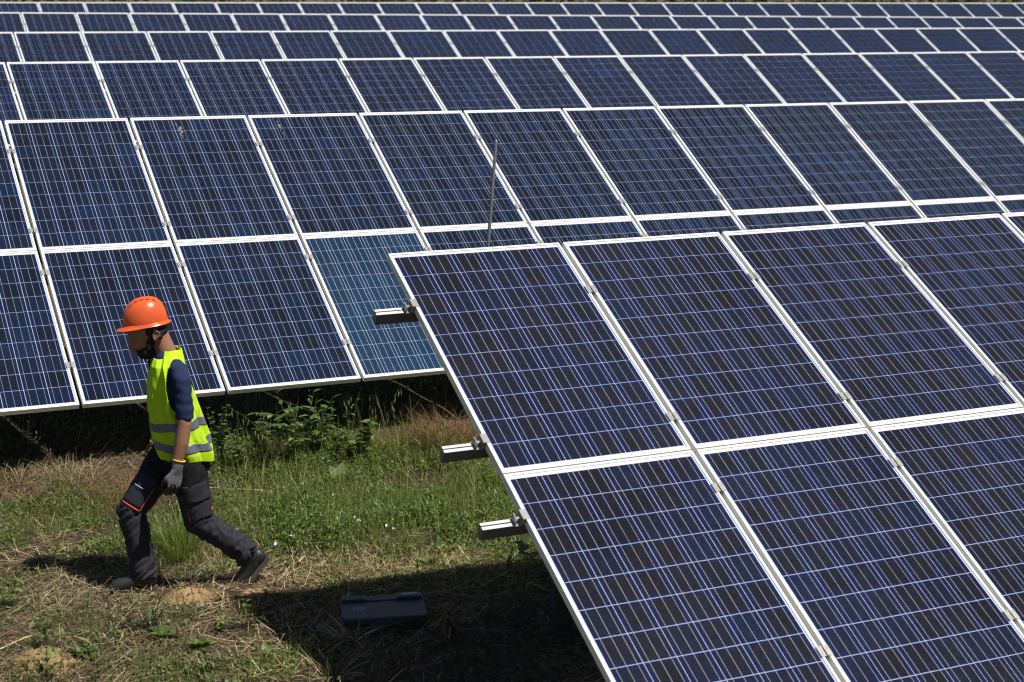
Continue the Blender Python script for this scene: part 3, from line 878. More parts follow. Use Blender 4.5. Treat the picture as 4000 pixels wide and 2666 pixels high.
# dark seat and thigh panels come as pockets and flaps
def patch(name, a, b, side, s0, s1, h0, h1, off, mat, rad, thick=.006, ns=10, nh=8, bend=1.0):
    """cloth patch wrapped on a leg segment a-b: s along it, angle h round it"""
    a = W(*a); b = W(*b); ax = (b - a).normalized()
    e1 = (side - ax * side.dot(ax)).normalized(); e2 = ax.cross(e1)
    L = (b - a).length; vs = []; fs = []
    for i in range(ns + 1):
        for j in range(nh + 1):
            s = s0 + (s1 - s0) * i / ns; h = h0 + (h1 - h0) * j / nh
            rr = rad * (1 - .13 * s) + off + .004 * mnoise.noise(Vector((s * 9, h * 4, off * 300)))
            vs.append(a + ax * (L * s) + e1 * (math.cos(h) * rr) + e2 * (math.sin(h) * rr))
    for i in range(ns):
        for j in range(nh):
            fs.append((i * (nh + 1) + j, (i + 1) * (nh + 1) + j, (i + 1) * (nh + 1) + j + 1, i * (nh + 1) + j + 1))
    o = link(name, mk_mesh(name, vs, fs, mat, True), tro)
    m = o.modifiers.new("solid", 'SOLIDIFY'); m.thickness = thick; m.offset = 1
    return o
camside = Lv
# rear (left) leg pocket
patch("cargo_pocket", HIPL, KNEL, camside, .52, .92, -.85, .70, .005, M_TROU, .102, .006)
patch("pocket_flap", HIPL, KNEL, camside, .40, .66, -.92, .74, .012, M_TROU, .102, .004)
patch("pocket_piping", HIPL, KNEL, camside, .68, .92, .69, .75, .007, M_ORANGE, .102, .005, 8, 2)
patch("pocket_piping", HIPL, KNEL, camside, .82, .87, -1.2, -1.0, .004, M_ORANGE, .102, .006, 3, 3)
# front (right) leg pocket lies on the front outer side of the thigh
fr_side = (Fv * .70 + Lv * .72).normalized()
patch("cargo_pocket", HIPR, KNER, fr_side, .45, .93, -.75, .62, .006, M_NAVY, .107, .010)
patch("pocket_piping", HIPR, KNER, fr_side, .93, .955, -.78, .62, .006, M_ORANGE, .107, .008, 2, 10)
patch("pocket_piping", HIPR, KNER, fr_side, .58, .955, -.84, -.78, .006, M_ORANGE, .107, .007, 10, 2)
patch("pocket_print", HIPR, KNER, fr_side, .655, .667, -.30, .28, .0172, M_PRINT, .107, .0006, 2, 10)
patch("pocket_print", HIPR, KNER, fr_side, .618, .640, -.24, .12, .0172, M_NAVY, .107, .0004, 2, 8)

# ---- boots
def boot(ank, toe_dir, up, yawoff=0):
    """ank: ankle point; toe_dir, up: axes of the foot"""
    a = W(*ank); x = toe_dir.normalized(); z = (up - x * up.dot(x)).normalized(); y = z.cross(x)
    def P(u, w, h): return a + x * u + y * w + z * h
    mb = MB()
    mb.tube([P(-.012, 0, .09), P(-.01, 0, .03), P(0, 0, -.02), P(.03, 0, -.048), P(.085, 0, -.060), P(.14, 0, -.068), P(.185, 0, -.074), P(.200, 0, -.076)],
            [(.054, .055), (.055, .056), (.060, .052), (.056, .046), (.048, .043), (.044, .044), (.034, .038), (.012, .014)], 16)
    mb.ell(P(-.028, 0, -.048), (.046, .040, .056), Matrix((x, y, z)).transposed(), 16, 10)
    o = link("boot", mb.remesh("boot", M_BOOT, .006, 4, .5), person)
    out = [(-.075, 0), (-.062, .032), (0, .036), (.07, .042), (.13, .048), (.18, .040), (.205, .018), (.208, -.01), (.185, -.036), (.13, -.044), (.06, -.036), (0, -.034), (-.062, -.030)]
    vs = [P(u, w, -.113) for u, w in out] + [P(u * 1.02, w * 1.04, -.088) for u, w in out]; k = len(out)
    fs = [tuple(range(k)), tuple(range(2 * k - 1, k - 1, -1))] + [(i, k + i, k + (i + 1) % k, (i + 1) % k) for i in range(k)]
    link("sole", mk_mesh("sole", vs, fs, M_SOLE), o)
    mb = MB()
    for t in range(4):
        mb.tube([P(.035 + t * .02, -.036, -.016 - t * .008), P(.042 + t * .02, 0, -.004 - t * .010), P(.035 + t * .02, .036, -.016 - t * .008)], .003, 6)
    mb.build("laces", M_TAPE if False else M_GBLACK, o)
boot((.250, .015, .112), Fv + Lv * -.10, Vector((0, 0, 1)))
boot((-.368, .10, .176), Fv * .70 + Vector((0, 0, -.72)), Fv * .72 + Vector((0, 0, .70)))

# ---- gloved hands with five fingers
def glove(wrist, kn, tip, sidev, curl, right=False):
    """wrist, kn(uckles), tip: points on the middle line; sidev: direction of the thumb side"""
    w, k, t = W(*wrist), W(*kn), W(*tip)
    ax = (k - w).normalized(); sv = (sidev - ax * sidev.dot(ax)).normalized(); nv = ax.cross(sv)
    if right: nv = -nv
    mb = MB()
    mb.tube([w - ax * .055, w - ax * .02, w, w + ax * .035, w + (k - w) * .8, k], [(.034, .033), (.035, .031), (.034, .028), (.041, .025), (.045, .023), (.042, .019)], 16)
    # flatten: wide along the thumb side
    bm_v = mb.v
    for i, v in enumerate(bm_v):
        rel = v - w; s = rel.dot(ax); c = ax * s; q = rel - c
        ws = q.dot(sv); wn = q.dot(nv)
        f = sstep(0, .05, s)
        R0 = math.hypot(ws, wn)
        bm_v[i] = w + c + sv * (ws * (1 + .12 * f)) + nv * (wn * (1 - .35 * f))
    bend = nv * curl
    for i, (sp, ln) in enumerate(((.031, .078), (.011, .088), (-.010, .082), (-.030, .064))):
        b0 = k + sv * sp - ax * .02; dirn = (ax + sv * (sp * .9)).normalized()
        p1 = b0 + dirn * .03; p2 = p1 + (dirn + bend * .35).normalized() * ln * .45; p3 = p2 + (dirn + bend * 1.0).normalized() * ln * .33; p4 = p3 + (dirn + bend * 1.7).normalized() * ln * .26
        mb.tube([b0, p1, p2, p3, p4], [.0105, .0108, .0102, .0094, .0070], 10)
    b0 = w + ax * .03 + sv * .026
    p1 = b0 + (ax * .7 + sv * .55 + nv * .25).normalized() * .042; p2 = p1 + (ax * .95 + sv * .15 + nv * .35).normalized() * .034; p3 = p2 + (ax + nv * .4).normalized() * .026
    mb.tube([b0, p1, p2, p3], [.015, .0135, .0118, .0085], 10)
    me = mb.remesh("glove", M_GLOVE, .0034, 3, .45)
    me.materials.append(M_GBLACK)
    mi = []
    for p in me.polygons:
        c = p.center - w; s = c.dot(ax); d = c.dot(nv)
        mi.append(1 if (s > .105 + .012 * math.sin(c.dot(sv) * 260) or (s > .02 and d > .006)) else 0)
    me.polygons.foreach_set("material_index", mi)
    g = link("glove", me, person)
    mb = MB(); ring = [w - ax * .054 + sv * (.0355 * math.cos(q)) + nv * (.0345 * math.sin(q)) for q in np.linspace(0, 2 * math.pi, 24)]
    mb.tube(ring, .0042, 8, False); mb.build("cuff", M_CUFF, g, True)
glove((.062, .237, .795), (.085, .240, .705), (.073, .236, .60), (Fv * .88 + Lv * .25), 1.0)
glove((.034, -.222, .80), (.045, -.224, .71), (.04, -.22, .62), (Fv * .88 - Lv * .25), 1.0, True)
# ------------------------------------------------------------------ toolbox in the array's shade
def toolbox():
    p = on_ground(1343, 2480)
    base = empty("toolbox", (p.x, p.y, p.z - .004), R(9))
    tag(base, "dark blue plastic toolbox lying on straw in the shade of the nearest array", "toolbox")
    M1 = simple("dark_blue_plastic", (.028, .038, .050), .42, 0, .5, .08, 40, .15, 300)
    M2 = simple("black_plastic", (.012, .013, .016), .5)
    M_RED = simple("red_print", (.42, .035, .03), .6); M_GREY = simple("grey_print", (.38, .42, .45), .6)
    Lx, Dy, Hz = .460, .330, .094
    def rbox(mb, x0, x1, y0, y1, z0, z1, b):
        vs = []; 
        ring = lambda i, z: [(x0 + i + b, y0 + i, z), (x1 - i - b, y0 + i, z), (x1 - i, y0 + i + b, z), (x1 - i, y1 - i - b, z), (x1 - i - b, y1 - i, z), (x0 + i + b, y1 - i, z), (x0 + i, y1 - i - b, z), (x0 + i, y0 + i + b, z)]
        rs = [ring(.004, z0), ring(0, z0 + .004), ring(0, z1 - .006), ring(.002, z1 - .002), ring(.006, z1)]
        vs = [v for r in rs for v in r]; fs = [tuple(range(7, -1, -1)), tuple(range(32, 40))]
        for j in range(4):
            for k in range(8): fs.append((j * 8 + k, j * 8 + (k + 1) % 8, j * 8 + 8 + (k + 1) % 8, j * 8 + 8 + k))
        mb.add(vs, fs)
    mb = MB(); rbox(mb, 0, Lx, 0, Dy, 0, .052, .02)
    for k in range(9): mb.box(.03 + k * .05, .045 + k * .05, -.004, .003, .008, .046)
    mb.build("box_body", M2, base)
    lid = MB(); rbox(lid, -.004, Lx + .004, -.004, Dy + .004, 0.054, Hz, .022)
    # raised rear rail, with two shoulders and a low middle, as on stackable cases
    yy = Dy - .075
    prof = [(.0, .092), (.0, .102), (.012, .109), (.13, .109), (.155, .099), (.30, .099), (.325, .112), (Lx - .012, .112), (Lx, .104), (Lx, .092)]
    vs = [(x, y, z) for y in (yy, Dy - .004) for x, z in prof]; k = len(prof)
    lid.add(vs, [tuple(range(k)), tuple(range(2 * k - 1, k - 1, -1))] + [(i, k + i, k + (i + 1) % k, (i + 1) % k) for i in range(k)])
    lo = lid.build("lid", M1, base)
    g = MB(); g.box(.02, Lx - .02, yy - .012, yy - .001, Hz + .0002, Hz + .0016); g.build("groove", M2, lo)
    hd = MB(); hd.box(.14, .34, -.016, -.0045, .056, .080); hd.box(.16, .32, -.019, -.0165, .060, .074); hd.build("handle", M1, lo)
    for x in (.055, .385):
        lt = MB(); lt.box(x, x + .04, -.010, -.0045, .030, .080); lt.build("latch", M2, base)
    st = MB(); st.box(Lx - .115, Lx - .025, Dy - .045, Dy - .018, .1122, .1126); st.build("sticker", M_GREY, lo)
    # lettering and round emblem on the lid
    def text(body, size, x, y, z, mat, name, bold=.0):
        cu = bpy.data.curves.new(name, 'FONT'); cu.body = body; cu.size = size; cu.align_x = 'LEFT'; cu.offset = bold; cu.extrude = .0003
        o = bpy.data.objects.new(name + "_tmp", cu); COL.objects.link(o)
        dg = bpy.context.evaluated_depsgraph_get(); dg.update()
        me = bpy.data.meshes.new_from_object(o.evaluated_get(dg)); bpy.data.objects.remove(o); bpy.data.curves.remove(cu)
        me.materials.clear(); me.materials.append(mat); me.name = name
        return link(name, me, lo, (x, y, z))
    text("BOSCH", .062, .150, .125, Hz + .0006, M_RED, "lettering", .0012)
    cx, cy = .095, .147
    em = MB()
    for r0, r1 in ((.030, .0335), (.024, .0265)):
        a = np.linspace(0, 2 * math.pi, 40, endpoint=False)
        vs = [(cx + r * math.cos(t), cy + r * math.sin(t), Hz + .0008) for r in (r0, r1) for t in a]
        em.add(vs, [(i, (i + 1) % 40, 40 + (i + 1) % 40, 40 + i) for i in range(40)])
    for bx in (-.011, .008): em.box(cx + bx, cx + bx + .003, cy - .020, cy + .020, Hz + .0009, Hz + .0012)
    for by in (-.010, .007): em.box(cx - .0078, cx + .0078, cy + by, cy + by + .003, Hz + .0009, Hz + .0012)
    em.build("emblem", M_GREY, lo)
toolbox()
# ------------------------------------------------------------------ vegetation and litter
D = 4000 / 2353.0
def anchors(lst):
    out = []
    for (x, y, r, w) in lst:
        p = on_ground(x * D, y * D); out.append((p.x, p.y, r, w))
    return out
LUSH = anchors([(560, 1080, .28, .8), (640, 1070, .3, 1), (760, 1050, .3, 1), (900, 1060, .32, 1), (1050, 1070, .3, .8), (1150, 1120, .3, 1), (660, 1170, .32, 1), (800, 1170, .35, 1.1), (950, 1180, .35, 1.1), (1110, 1200, .3, 1), (700, 1245, .26, .8), (850, 1250, .28, .9), (1020, 1240, .25, .7), (1180, 1250, .22, .8), (1230, 1290, .2, .7), (560, 1180, .25, .8)])
MOD = anchors([(40, 1150, 0.28, 0.9), (140, 1140, 0.26, 0.7), (210, 1180, 0.2, 0.6), (30, 1240, 0.25, 0.8), (250, 1200, 0.2, 0.5), (240, 1260, 0.25, 0.8), (400, 1230, 0.26, 0.9), (470, 1210, 0.2, 0.7), (40, 1420, 0.2, 0.3), (340, 1440, 0.22, 0.33), (460, 1480, 0.16, 0.28), (60, 1540, 0.3, 0.33), (260, 1530, 0.26, 0.28), (440, 1550, 0.3, 0.33), (620, 1545, 0.25, 0.28), (700, 1510, 0.2, 0.19), (900, 1290, 0.3, 0.5), (760, 1300, 0.25, 0.4), (1100, 1300, 0.25, 0.4), (200, 1440, 0.2, 0.17), (560, 1420, 0.2, 0.14), (120, 1215, 0.2, 0.6), (330, 1190, 0.16, 0.5), (90, 1180, 0.3, 0.6), (300, 1500, 0.2, 0.28), (500, 1540, 0.22, 0.28), (160, 1490, 0.2, 0.22), (30, 1350, 0.18, 0.4), (420, 1420, 0.16, 0.22), (820, 1340, 0.25, 0.3), (1000, 1330, 0.25, 0.35), (1180, 1340, 0.2, 0.5), (520, 1310, 0.2, 0.5), (600, 1260, 0.22, 0.7), (450, 1290, 0.2, 0.6), (340, 1300, 0.2, 0.4)])
def field(A, x, y):
    s = np.zeros_like(x)
    for (ax, ay, r, w) in A: s = s + w * np.exp(-((x - ax) ** 2 + (y - ay) ** 2) / r ** 2)
    return s
_px = rng.uniform(0, 6.28, (14, 3)); _pk = rng.normal(size=(14, 2)) * np.array([3, 3]) + 0
def vnoise(x, y, k=1.0):
    s = np.zeros_like(x)
    for i in range(14): s = s + np.sin((_pk[i, 0] * x + _pk[i, 1] * y) * k + _px[i, 0])
    return s / 14 ** .5 / .71 * .5
TBX = on_ground(1343, 2480); TBA = R(9)
def free(x, y, m=.01):
    dx, dy = x - TBX.x, y - TBX.y
    u = dx * math.cos(TBA) + dy * math.sin(TBA); w = -dx * math.sin(TBA) + dy * math.cos(TBA)
    return ~((u > -m) & (u < .475 + m) & (w > -m) & (w < .345 + m))
def scatter(n, dens, x0=-3.9, x1=1.5, y0=6.7, y1=12.4):
    x = rng.uniform(x0, x1, n); y = rng.uniform(y0, y1, n)
    k = (rng.uniform(0, 1, n) < dens(x, y)) & free(x, y)
    # keep what the view and its near surroundings can show
    k &= (np.abs(x) < y * .36 + .5)
    return x[k], y[k]
def strips(x, y, z, L, Wd, az, lean, curve, segs=3, roll=None, tipw=.12):
    """tapering bent strips; returns V, F"""
    n = len(x)
    t = np.linspace(0, 1, segs + 1)[None, :]
    ang = lean[:, None] + curve[:, None] * t                     # angle from vertical along the blade
    dl = L[:, None] / segs
    sx = np.concatenate([np.zeros((n, 1)), np.cumsum(np.sin(ang[:, :-1]) * dl, 1)], 1)
    sz = np.concatenate([np.zeros((n, 1)), np.cumsum(np.cos(ang[:, :-1]) * dl, 1)], 1)
    cx, cy = np.cos(az)[:, None], np.sin(az)[:, None]
    C = np.stack([x[:, None] + cx * sx, y[:, None] + cy * sx, z[:, None] + sz], -1)
    w = Wd[:, None] * (1 - (1 - tipw) * t ** 1.5) * .5
    ra = az + math.pi / 2 + (roll if roll is not None else 0)
    S = np.stack([np.cos(ra), np.sin(ra), np.zeros(n)], -1)[:, None, :] * w[..., None]
    V = np.stack([C - S, C + S], 2).reshape(n, -1, 3)
    b = np.arange(segs)[None, :] * 2 + (np.arange(n) * (segs + 1) * 2)[:, None]
    F = np.stack([b, b + 1, b + 3, b + 2], -1).reshape(-1, 4)
    return V.reshape(-1, 3), F
def cat(parts):
    Vs, Fs, o = [], [], 0
    for V, F in parts: Vs.append(V); Fs.append(F + o); o += len(V)
    return np.concatenate(Vs), np.concatenate(Fs)
def diamonds(C, L, Wd, az, pitch, fold=.25):
    n = len(L)
    d = np.stack([np.cos(az) * np.cos(pitch), np.sin(az) * np.cos(pitch), np.sin(pitch)], -1)
    s = np.stack([-np.sin(az), np.cos(az), np.zeros(n)], -1)
    up = np.cross(d, s)
    L = L[:, None]; Wd = Wd[:, None]
    A = C; Bq = C + d * L * .45 + s * Wd * .5 + up * Wd * fold * -1; T = C + d * L; Cq = C + d * L * .45 - s * Wd * .5 + up * Wd * fold * -1
    V = np.stack([A, Bq, T, Cq], 1).reshape(-1, 3)
    b = np.arange(n)[:, None] * 4
    F = np.concatenate([np.concatenate([b, b + 1, b + 2], 1), np.concatenate([b, b + 2, b + 3], 1)], 1).reshape(-1, 3)
    # two triangles share the midrib
    return V, F
DEBRIS = [(0, (0.0125, 0.00854, 0.0075)), (.4, (0.05, 0.0329, 0.0263)), (.75, (0.15, 0.102, 0.075)), (1, (0.3, 0.22, 0.156))]
STRAW = [(0, (0.054, 0.0357, 0.0238)), (.35, (0.144, 0.101, 0.065)), (.65, (0.312, 0.226, 0.138)), (.88, (0.528, 0.405, 0.25)), (1, (0.792, 0.666, 0.475))]
STRAWY = [(0, (0.157, 0.106, 0.0517)), (.4, (0.381, 0.269, 0.132)), (.75, (0.605, 0.47, 0.241)), (1, (0.784, 0.672, 0.437))]
GREEN = [(0, (0.0408, 0.0696, 0.012)), (.3, (0.108, 0.168, 0.0288)), (.62, (0.198, 0.273, 0.0528)), (.86, (0.3, 0.36, 0.096)), (1, (0.552, 0.476, 0.228))]
LEAFG = [(0, (0.0408, 0.0742, 0.0204)), (.4, (0.0936, 0.16, 0.0396)), (.75, (0.174, 0.249, 0.066)), (1, (0.288, 0.336, 0.12))]
M_STRAW = leafy("dry_straw", STRAW, .12, .7, .2); M_STRAWY = leafy("yellow_straw", STRAWY, .15, .6, .3)
M_GRASS = leafy("grass_blade", GREEN, .50, .45, .4); M_LEAF = leafy("weed_leaf", LEAFG, .42, .42, .45)
M_OAT = leafy("oat_spikelet", [(0, (.12, .16, .05)), (.6, (.22, .25, .09)), (1, (.40, .36, .18))], .3)
M_HAY = leafy("bleached_hay", [(0, (.08, .05, .028)), (.4, (.22, .15, .08)), (.8, (.38, .28, .16)), (1, (.52, .42, .27))], .12, .7, .2)
M_RUST = leafy("rusty_dry_leaf", [(0, (.06, .028, .012)), (.5, (.20, .10, .045)), (1, (.38, .24, .12))], .15, .8, .1)

def u(a, b, n): return rng.uniform(a, b, n)
M_DEBRIS = leafy("dark_plant_debris", DEBRIS, .05, .85, .1)
# straw litter lying flat, three sizes
parts = []
lit = lambda x, y: np.clip(.50 + .75 * vnoise(x, y, .8) - .45 * np.clip(field(LUSH, x, y), 0, 1), .06, 1)
x, y = scatter(190000, lambda x, y: np.full_like(x, .8)); k = len(x)
V, F = strips(x, y, gz(x, y) + u(.0, .016, k), u(.012, .06, k), u(.0016, .0044, k), u(0, 6.283, k), np.clip(rng.normal(1.38, .33, k), .4, 1.8), rng.normal(0, .5, k), 2, rng.normal(0, .3, k), .5)
tag(link("plant_debris", np_mesh("plant_debris", V, F, M_DEBRIS)), "dark crumbled plant debris covering the soil", "debris", None, "stuff")
for n, l0, l1, w0, w1, zz in ((85000, .02, .08, .0014, .0032, .014), (34000, .06, .17, .0016, .0038, .024), (4200, .15, .36, .0022, .0055, .03)):
    x, y = scatter(n, lit); k = len(x)
    az = np.where(u(0, 1, k) < .45, .35 + 1.6 * vnoise(x, y, .5) + rng.normal(0, .3, k), u(0, 6.283, k))
    parts.append(strips(x, y, gz(x, y) + u(.003, zz + .004, k), u(l0, l1, k), u(w0, w1, k), az, np.clip(rng.normal(1.48, .17, k), .8, 1.75), rng.normal(0, .35, k), 2, rng.normal(0, .3, k), .5))
V, F = cat(parts)
tag(link("straw_litter", np_mesh("straw_litter", V, F, M_STRAW)), "brown and pale straw litter strewn over the ground", "straw", None, "stuff")
# yellow mown straw in a band along the shadow of the nearest array
BAND = anchors([(620, 1335, .26, 1), (760, 1325, .28, 1), (900, 1312, .25, 1), (1030, 1300, .25, .9), (480, 1372, .2, .7), (330, 1385, .2, .6), (200, 1370, .25, .5), (120, 1290, .2, .4), (560, 1290, .2, .5), (700, 1440, .15, .4), (640, 1500, .22, .8), (560, 1400, .15, .5), (150, 1235, .16, .8), (80, 1300, .2, .7), (1150, 1285, .2, .6), (480, 1290, .15, .6), (680, 1540, .15, .9)])
x, y = scatter(60000, lambda x, y: np.clip(field(BAND, x, y) * .8, 0, 1)); k = len(x)
V, F = strips(x, y, gz(x, y) + u(.004, .035, k), u(.03, .16, k), u(.0020, .0046, k), u(0, 6.283, k), np.clip(rng.normal(1.42, .22, k), .5, 1.75), rng.normal(0, .4, k), 2, rng.normal(0, .4, k), .6)
tag(link("yellow_straw", np_mesh("yellow_straw", V, F, M_STRAWY)), "yellow cut straw along the shadow edge", "straw", None, "stuff")
# grass
parts = []
gl = lambda x, y: np.clip(field(LUSH, x, y) * (.75 + .6 * vnoise(x, y, 1.6)), 0, 1)
x, y = scatter(150000, lambda x, y: gl(x, y) * .50); k = len(x)
hh = .6 + .5 * vnoise(x, y, 1.1)
parts.append(strips(x, y, gz(x, y), u(.05, .17, k) * (1 + hh), u(.0026, .0066, k), u(0, 6.283, k), np.abs(rng.normal(.25, .36, k)), np.abs(rng.normal(.75, .6, k)), 3, rng.normal(0, .6, k)))
x, y = scatter(190000, lambda x, y: np.clip(field(MOD, x, y) * (.55 + .9 * vnoise(x, y, 2.2)), 0, 1) * .6 + .006); k = len(x)
parts.append(strips(x, y, gz(x, y), u(.03, .15, k), u(.0022, .0050, k), u(0, 6.283, k), np.abs(rng.normal(.3, .3, k)), np.abs(rng.normal(.6, .5, k)), 3, rng.normal(0, .6, k)))
x, y = scatter(9000, lambda x, y: gl(x, y) * .6); k = len(x)
parts2 = strips(x, y, gz(x, y), u(.22, .42, k), u(.0018, .0030, k), u(0, 6.283, k), np.abs(rng.normal(.1, .15, k)), np.abs(rng.normal(.35, .35, k)), 4, rng.normal(0, .6, k), .5)
tag(link("grass_stalks", np_mesh("grass_stalks", *parts2, M_OAT)), "thin pale seed stalks rising from the green grass", "grass", None, "stuff")
V, F = cat(parts)
tag(link("grass", np_mesh("grass", V, F, M_GRASS)), "uneven green grass growing between the panel rows", "grass", None, "stuff")
# little leaves of creeping weeds
parts = []
x, y = scatter(380000, lambda x, y: np.clip(field(LUSH, x, y) * (.5 + .9 * vnoise(x + 3, y, 2.0)), 0, 1) * .80 + np.clip(field(MOD, x, y) * (.5 + 1.0 * vnoise(x + 3, y, 2.6)), 0, 1) * .45 + .008); k = len(x)
fl = np.clip(field(LUSH, x, y), 0, 1)
C = np.stack([x, y, gz(x, y) + .006 + u(0, 1, k) ** 1.1 * (.035 + .13 * fl * (.6 + .6 * vnoise(x, y, 1.1)).clip(.2, 1.6))], -1)
V, F = diamonds(C, u(.012, .046, k), u(.009, .023, k), u(0, 6.283, k), rng.normal(.2, .45, k))
tag(link("creeping_weeds", np_mesh("creeping_weeds", V, F, M_LEAF)), "small leaved weeds creeping between the grass", "weeds", None, "stuff")
# growth in the deep shade below the second array
x = u(-5.5, 2.8, 4500); y = u(10.6, 14.5, 4500); sd = (x + 2.2) * -.427 + (y - 9.5) * .904
kk = (sd > 2.1) & (sd < 4.6); x, y = x[kk], y[kk]; k = len(x)
parts = [strips(x, y, gz(x, y), u(.08, .34, k), u(.003, .006, k), u(0, 6.283, k), np.abs(rng.normal(.3, .3, k)), rng.normal(.5, .6, k), 3, rng.normal(0, .6, k))]
tag(link("shaded_undergrowth", np_mesh("shaded_undergrowth", *parts[0], M_GRASS)), "dark undergrowth in the shade below the second array", "undergrowth", None, "stuff")
x2 = np.concatenate([x, x]) + u(-.1, .1, 2 * k); y2 = np.concatenate([y, y]) + u(-.1, .1, 2 * k)
V, F = diamonds(np.stack([x2, y2, gz(x2, y2) + u(.01, .20, 2 * k)], -1), u(.02, .05, 2 * k), u(.014, .03, 2 * k), u(0, 6.283, 2 * k), rng.normal(.2, .5, 2 * k))
tag(link("shaded_weeds", np_mesh("shaded_weeds", V, F, M_LEAF)), "broad weed leaves in the shade below the second array", "weeds", None, "stuff")

# ------------------------------------------------------------------ single plants
def leaf_mesh(name, mat, outline, fold=.18, droop=.18):
    """outline: half widths along unit length; leaf lies along +x with a midrib fold and drooping tip"""
    n = len(outline); vs = []; fs = []
    for i, w in enumerate(outline):
        t = i / (n - 1); z = -droop * t * t
        vs += [(t, w, z + fold * w), (t, 0, z), (t, -w, z + fold * w)]
    for i in range(n - 1):
        a = i * 3; fs += [(a, a + 3, a + 4, a + 1), (a + 1, a + 4, a + 5, a + 2)]
    return mk_mesh(name, vs, fs, mat, True)
LM_OVAL = leaf_mesh("leaf", M_LEAF, [.02, .14, .23, .26, .22, .12, .005])
LM_LANCE = leaf_mesh("leaf", M_LEAF, [.02, .08, .12, .13, .10, .06, .004], .2, .3)
LM_LOBED = leaf_mesh("leaf", M_LEAF, [.03, .10, .07, .20, .13, .26, .17, .24, .10, .005], .15, .35)
LM_ROUND = leaf_mesh("leaf", M_LEAF, [.03, .30, .43, .45, .38, .20, .01], .22, .15)
LM_DRY = leaf_mesh("leaf", M_RUST, [.02, .13, .20, .18, .10, .004], .9, .9)
ME_STEM = None
def place_leaf(me, parent, base, az, pitch, size):
    o = link("leaf", me, parent)
    o.matrix_local = Matrix.Translation(base) @ Matrix.Rotation(az, 4, 'Z') @ Matrix.Rotation(-pitch, 4, 'Y') @ Matrix.Scale(size, 4)
    return o
def weed(px, py, label, kind, h, n, size, leaf, seed, spread=.5, name="weed", cat="weed", mat=None, group=None, lean=(0, 0)):
    if name == 'weed': size *= 1.22; h *= 1.25; n = int(n * 1.3)
    r = random.Random(seed); p = on_ground(px, py)
    e = empty(name, (p.x, p.y, p.z - .003)); tag(e, label, cat, group)
    mb = MB(); sm = mat or M_STEMG
    if kind == 'rosette':
        mb.tube([(0, 0, -.01), (0, 0, .02)], [.006, .004], 6); mb.build("stem", sm, e)
        for i in range(n):
            az = i * 2.4 + r.uniform(-.3, .3); place_leaf(leaf, e, Vector((0, 0, .012)), az, r.uniform(.25, 1.0), size * r.uniform(.7, 1.15))
    elif kind == 'upright':
        stems = max(1, n // 9); per = n // stems
        for s in range(stems):
            az0 = r.uniform(0, 6.28); le = r.uniform(.05, spread) if stems > 1 else .06
            top = Vector((math.cos(az0) * h * le + lean[0], math.sin(az0) * h * le + lean[1], h * r.uniform(.75, 1.05)))
            pts = [Vector((0, 0, -.01)), top * .35 + Vector((0, 0, .04 * h)), top * .7 + Vector((0, 0, .03 * h)), top]
            mb.tube(pts, [.0042, .0036, .0028, .0016], 6)
            for i in range(per):
                t = .18 + .82 * (i + .5) / per; q = pts[1].lerp(pts[3], (t - .3) / .7) if t > .3 else pts[0].lerp(pts[1], t / .3)
                place_leaf(leaf, e, q, i * 2.4 + r.uniform(-.4, .4), r.uniform(-.1, .8), size * (1.15 - .55 * t) * r.uniform(.75, 1.2))
        mb.build("stem", sm, e)
    elif kind == 'pinnate':
        mb.tube([(0, 0, -.01), (lean[0] * .4, lean[1] * .4, h * .5), (lean[0], lean[1], h)], [.006, .005, .003], 6)
        fronds = n
        for f in range(fronds):
            t = .45 + .55 * f / max(1, fronds - 1); b = Vector((lean[0] * t, lean[1] * t, h * t)); az = f * 2.3 + r.uniform(-.3, .3); L = r.uniform(.13, .21)
            d = Vector((math.cos(az), math.sin(az), .35)).normalized(); pts = [b, b + d * L * .5, b + d * L + Vector((0, 0, -.02))]
            mb.tube(pts, [.0022, .0018, .001], 5)
            for i in range(4):
                q = pts[0].lerp(pts[2], .3 + .2 * i)
                for sd in (-1, 1): place_leaf(leaf, e, q, az + sd * 1.0, .1, size * (1.1 - .12 * i) * r.uniform(.85, 1.1))
            place_leaf(leaf, e, pts[2], az, 0, size)
        mb.build("stem", sm, e)
    return e
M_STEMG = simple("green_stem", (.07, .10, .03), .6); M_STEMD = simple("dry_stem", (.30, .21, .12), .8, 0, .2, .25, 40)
F1 = lambda x, y: (x / 2.353, 2000 + y / 2.353)          # crop of the lower left
F2 = lambda x, y: (800 + x / 2.0909, 1500 + y / 2.0909)  # crop of the grassy middle
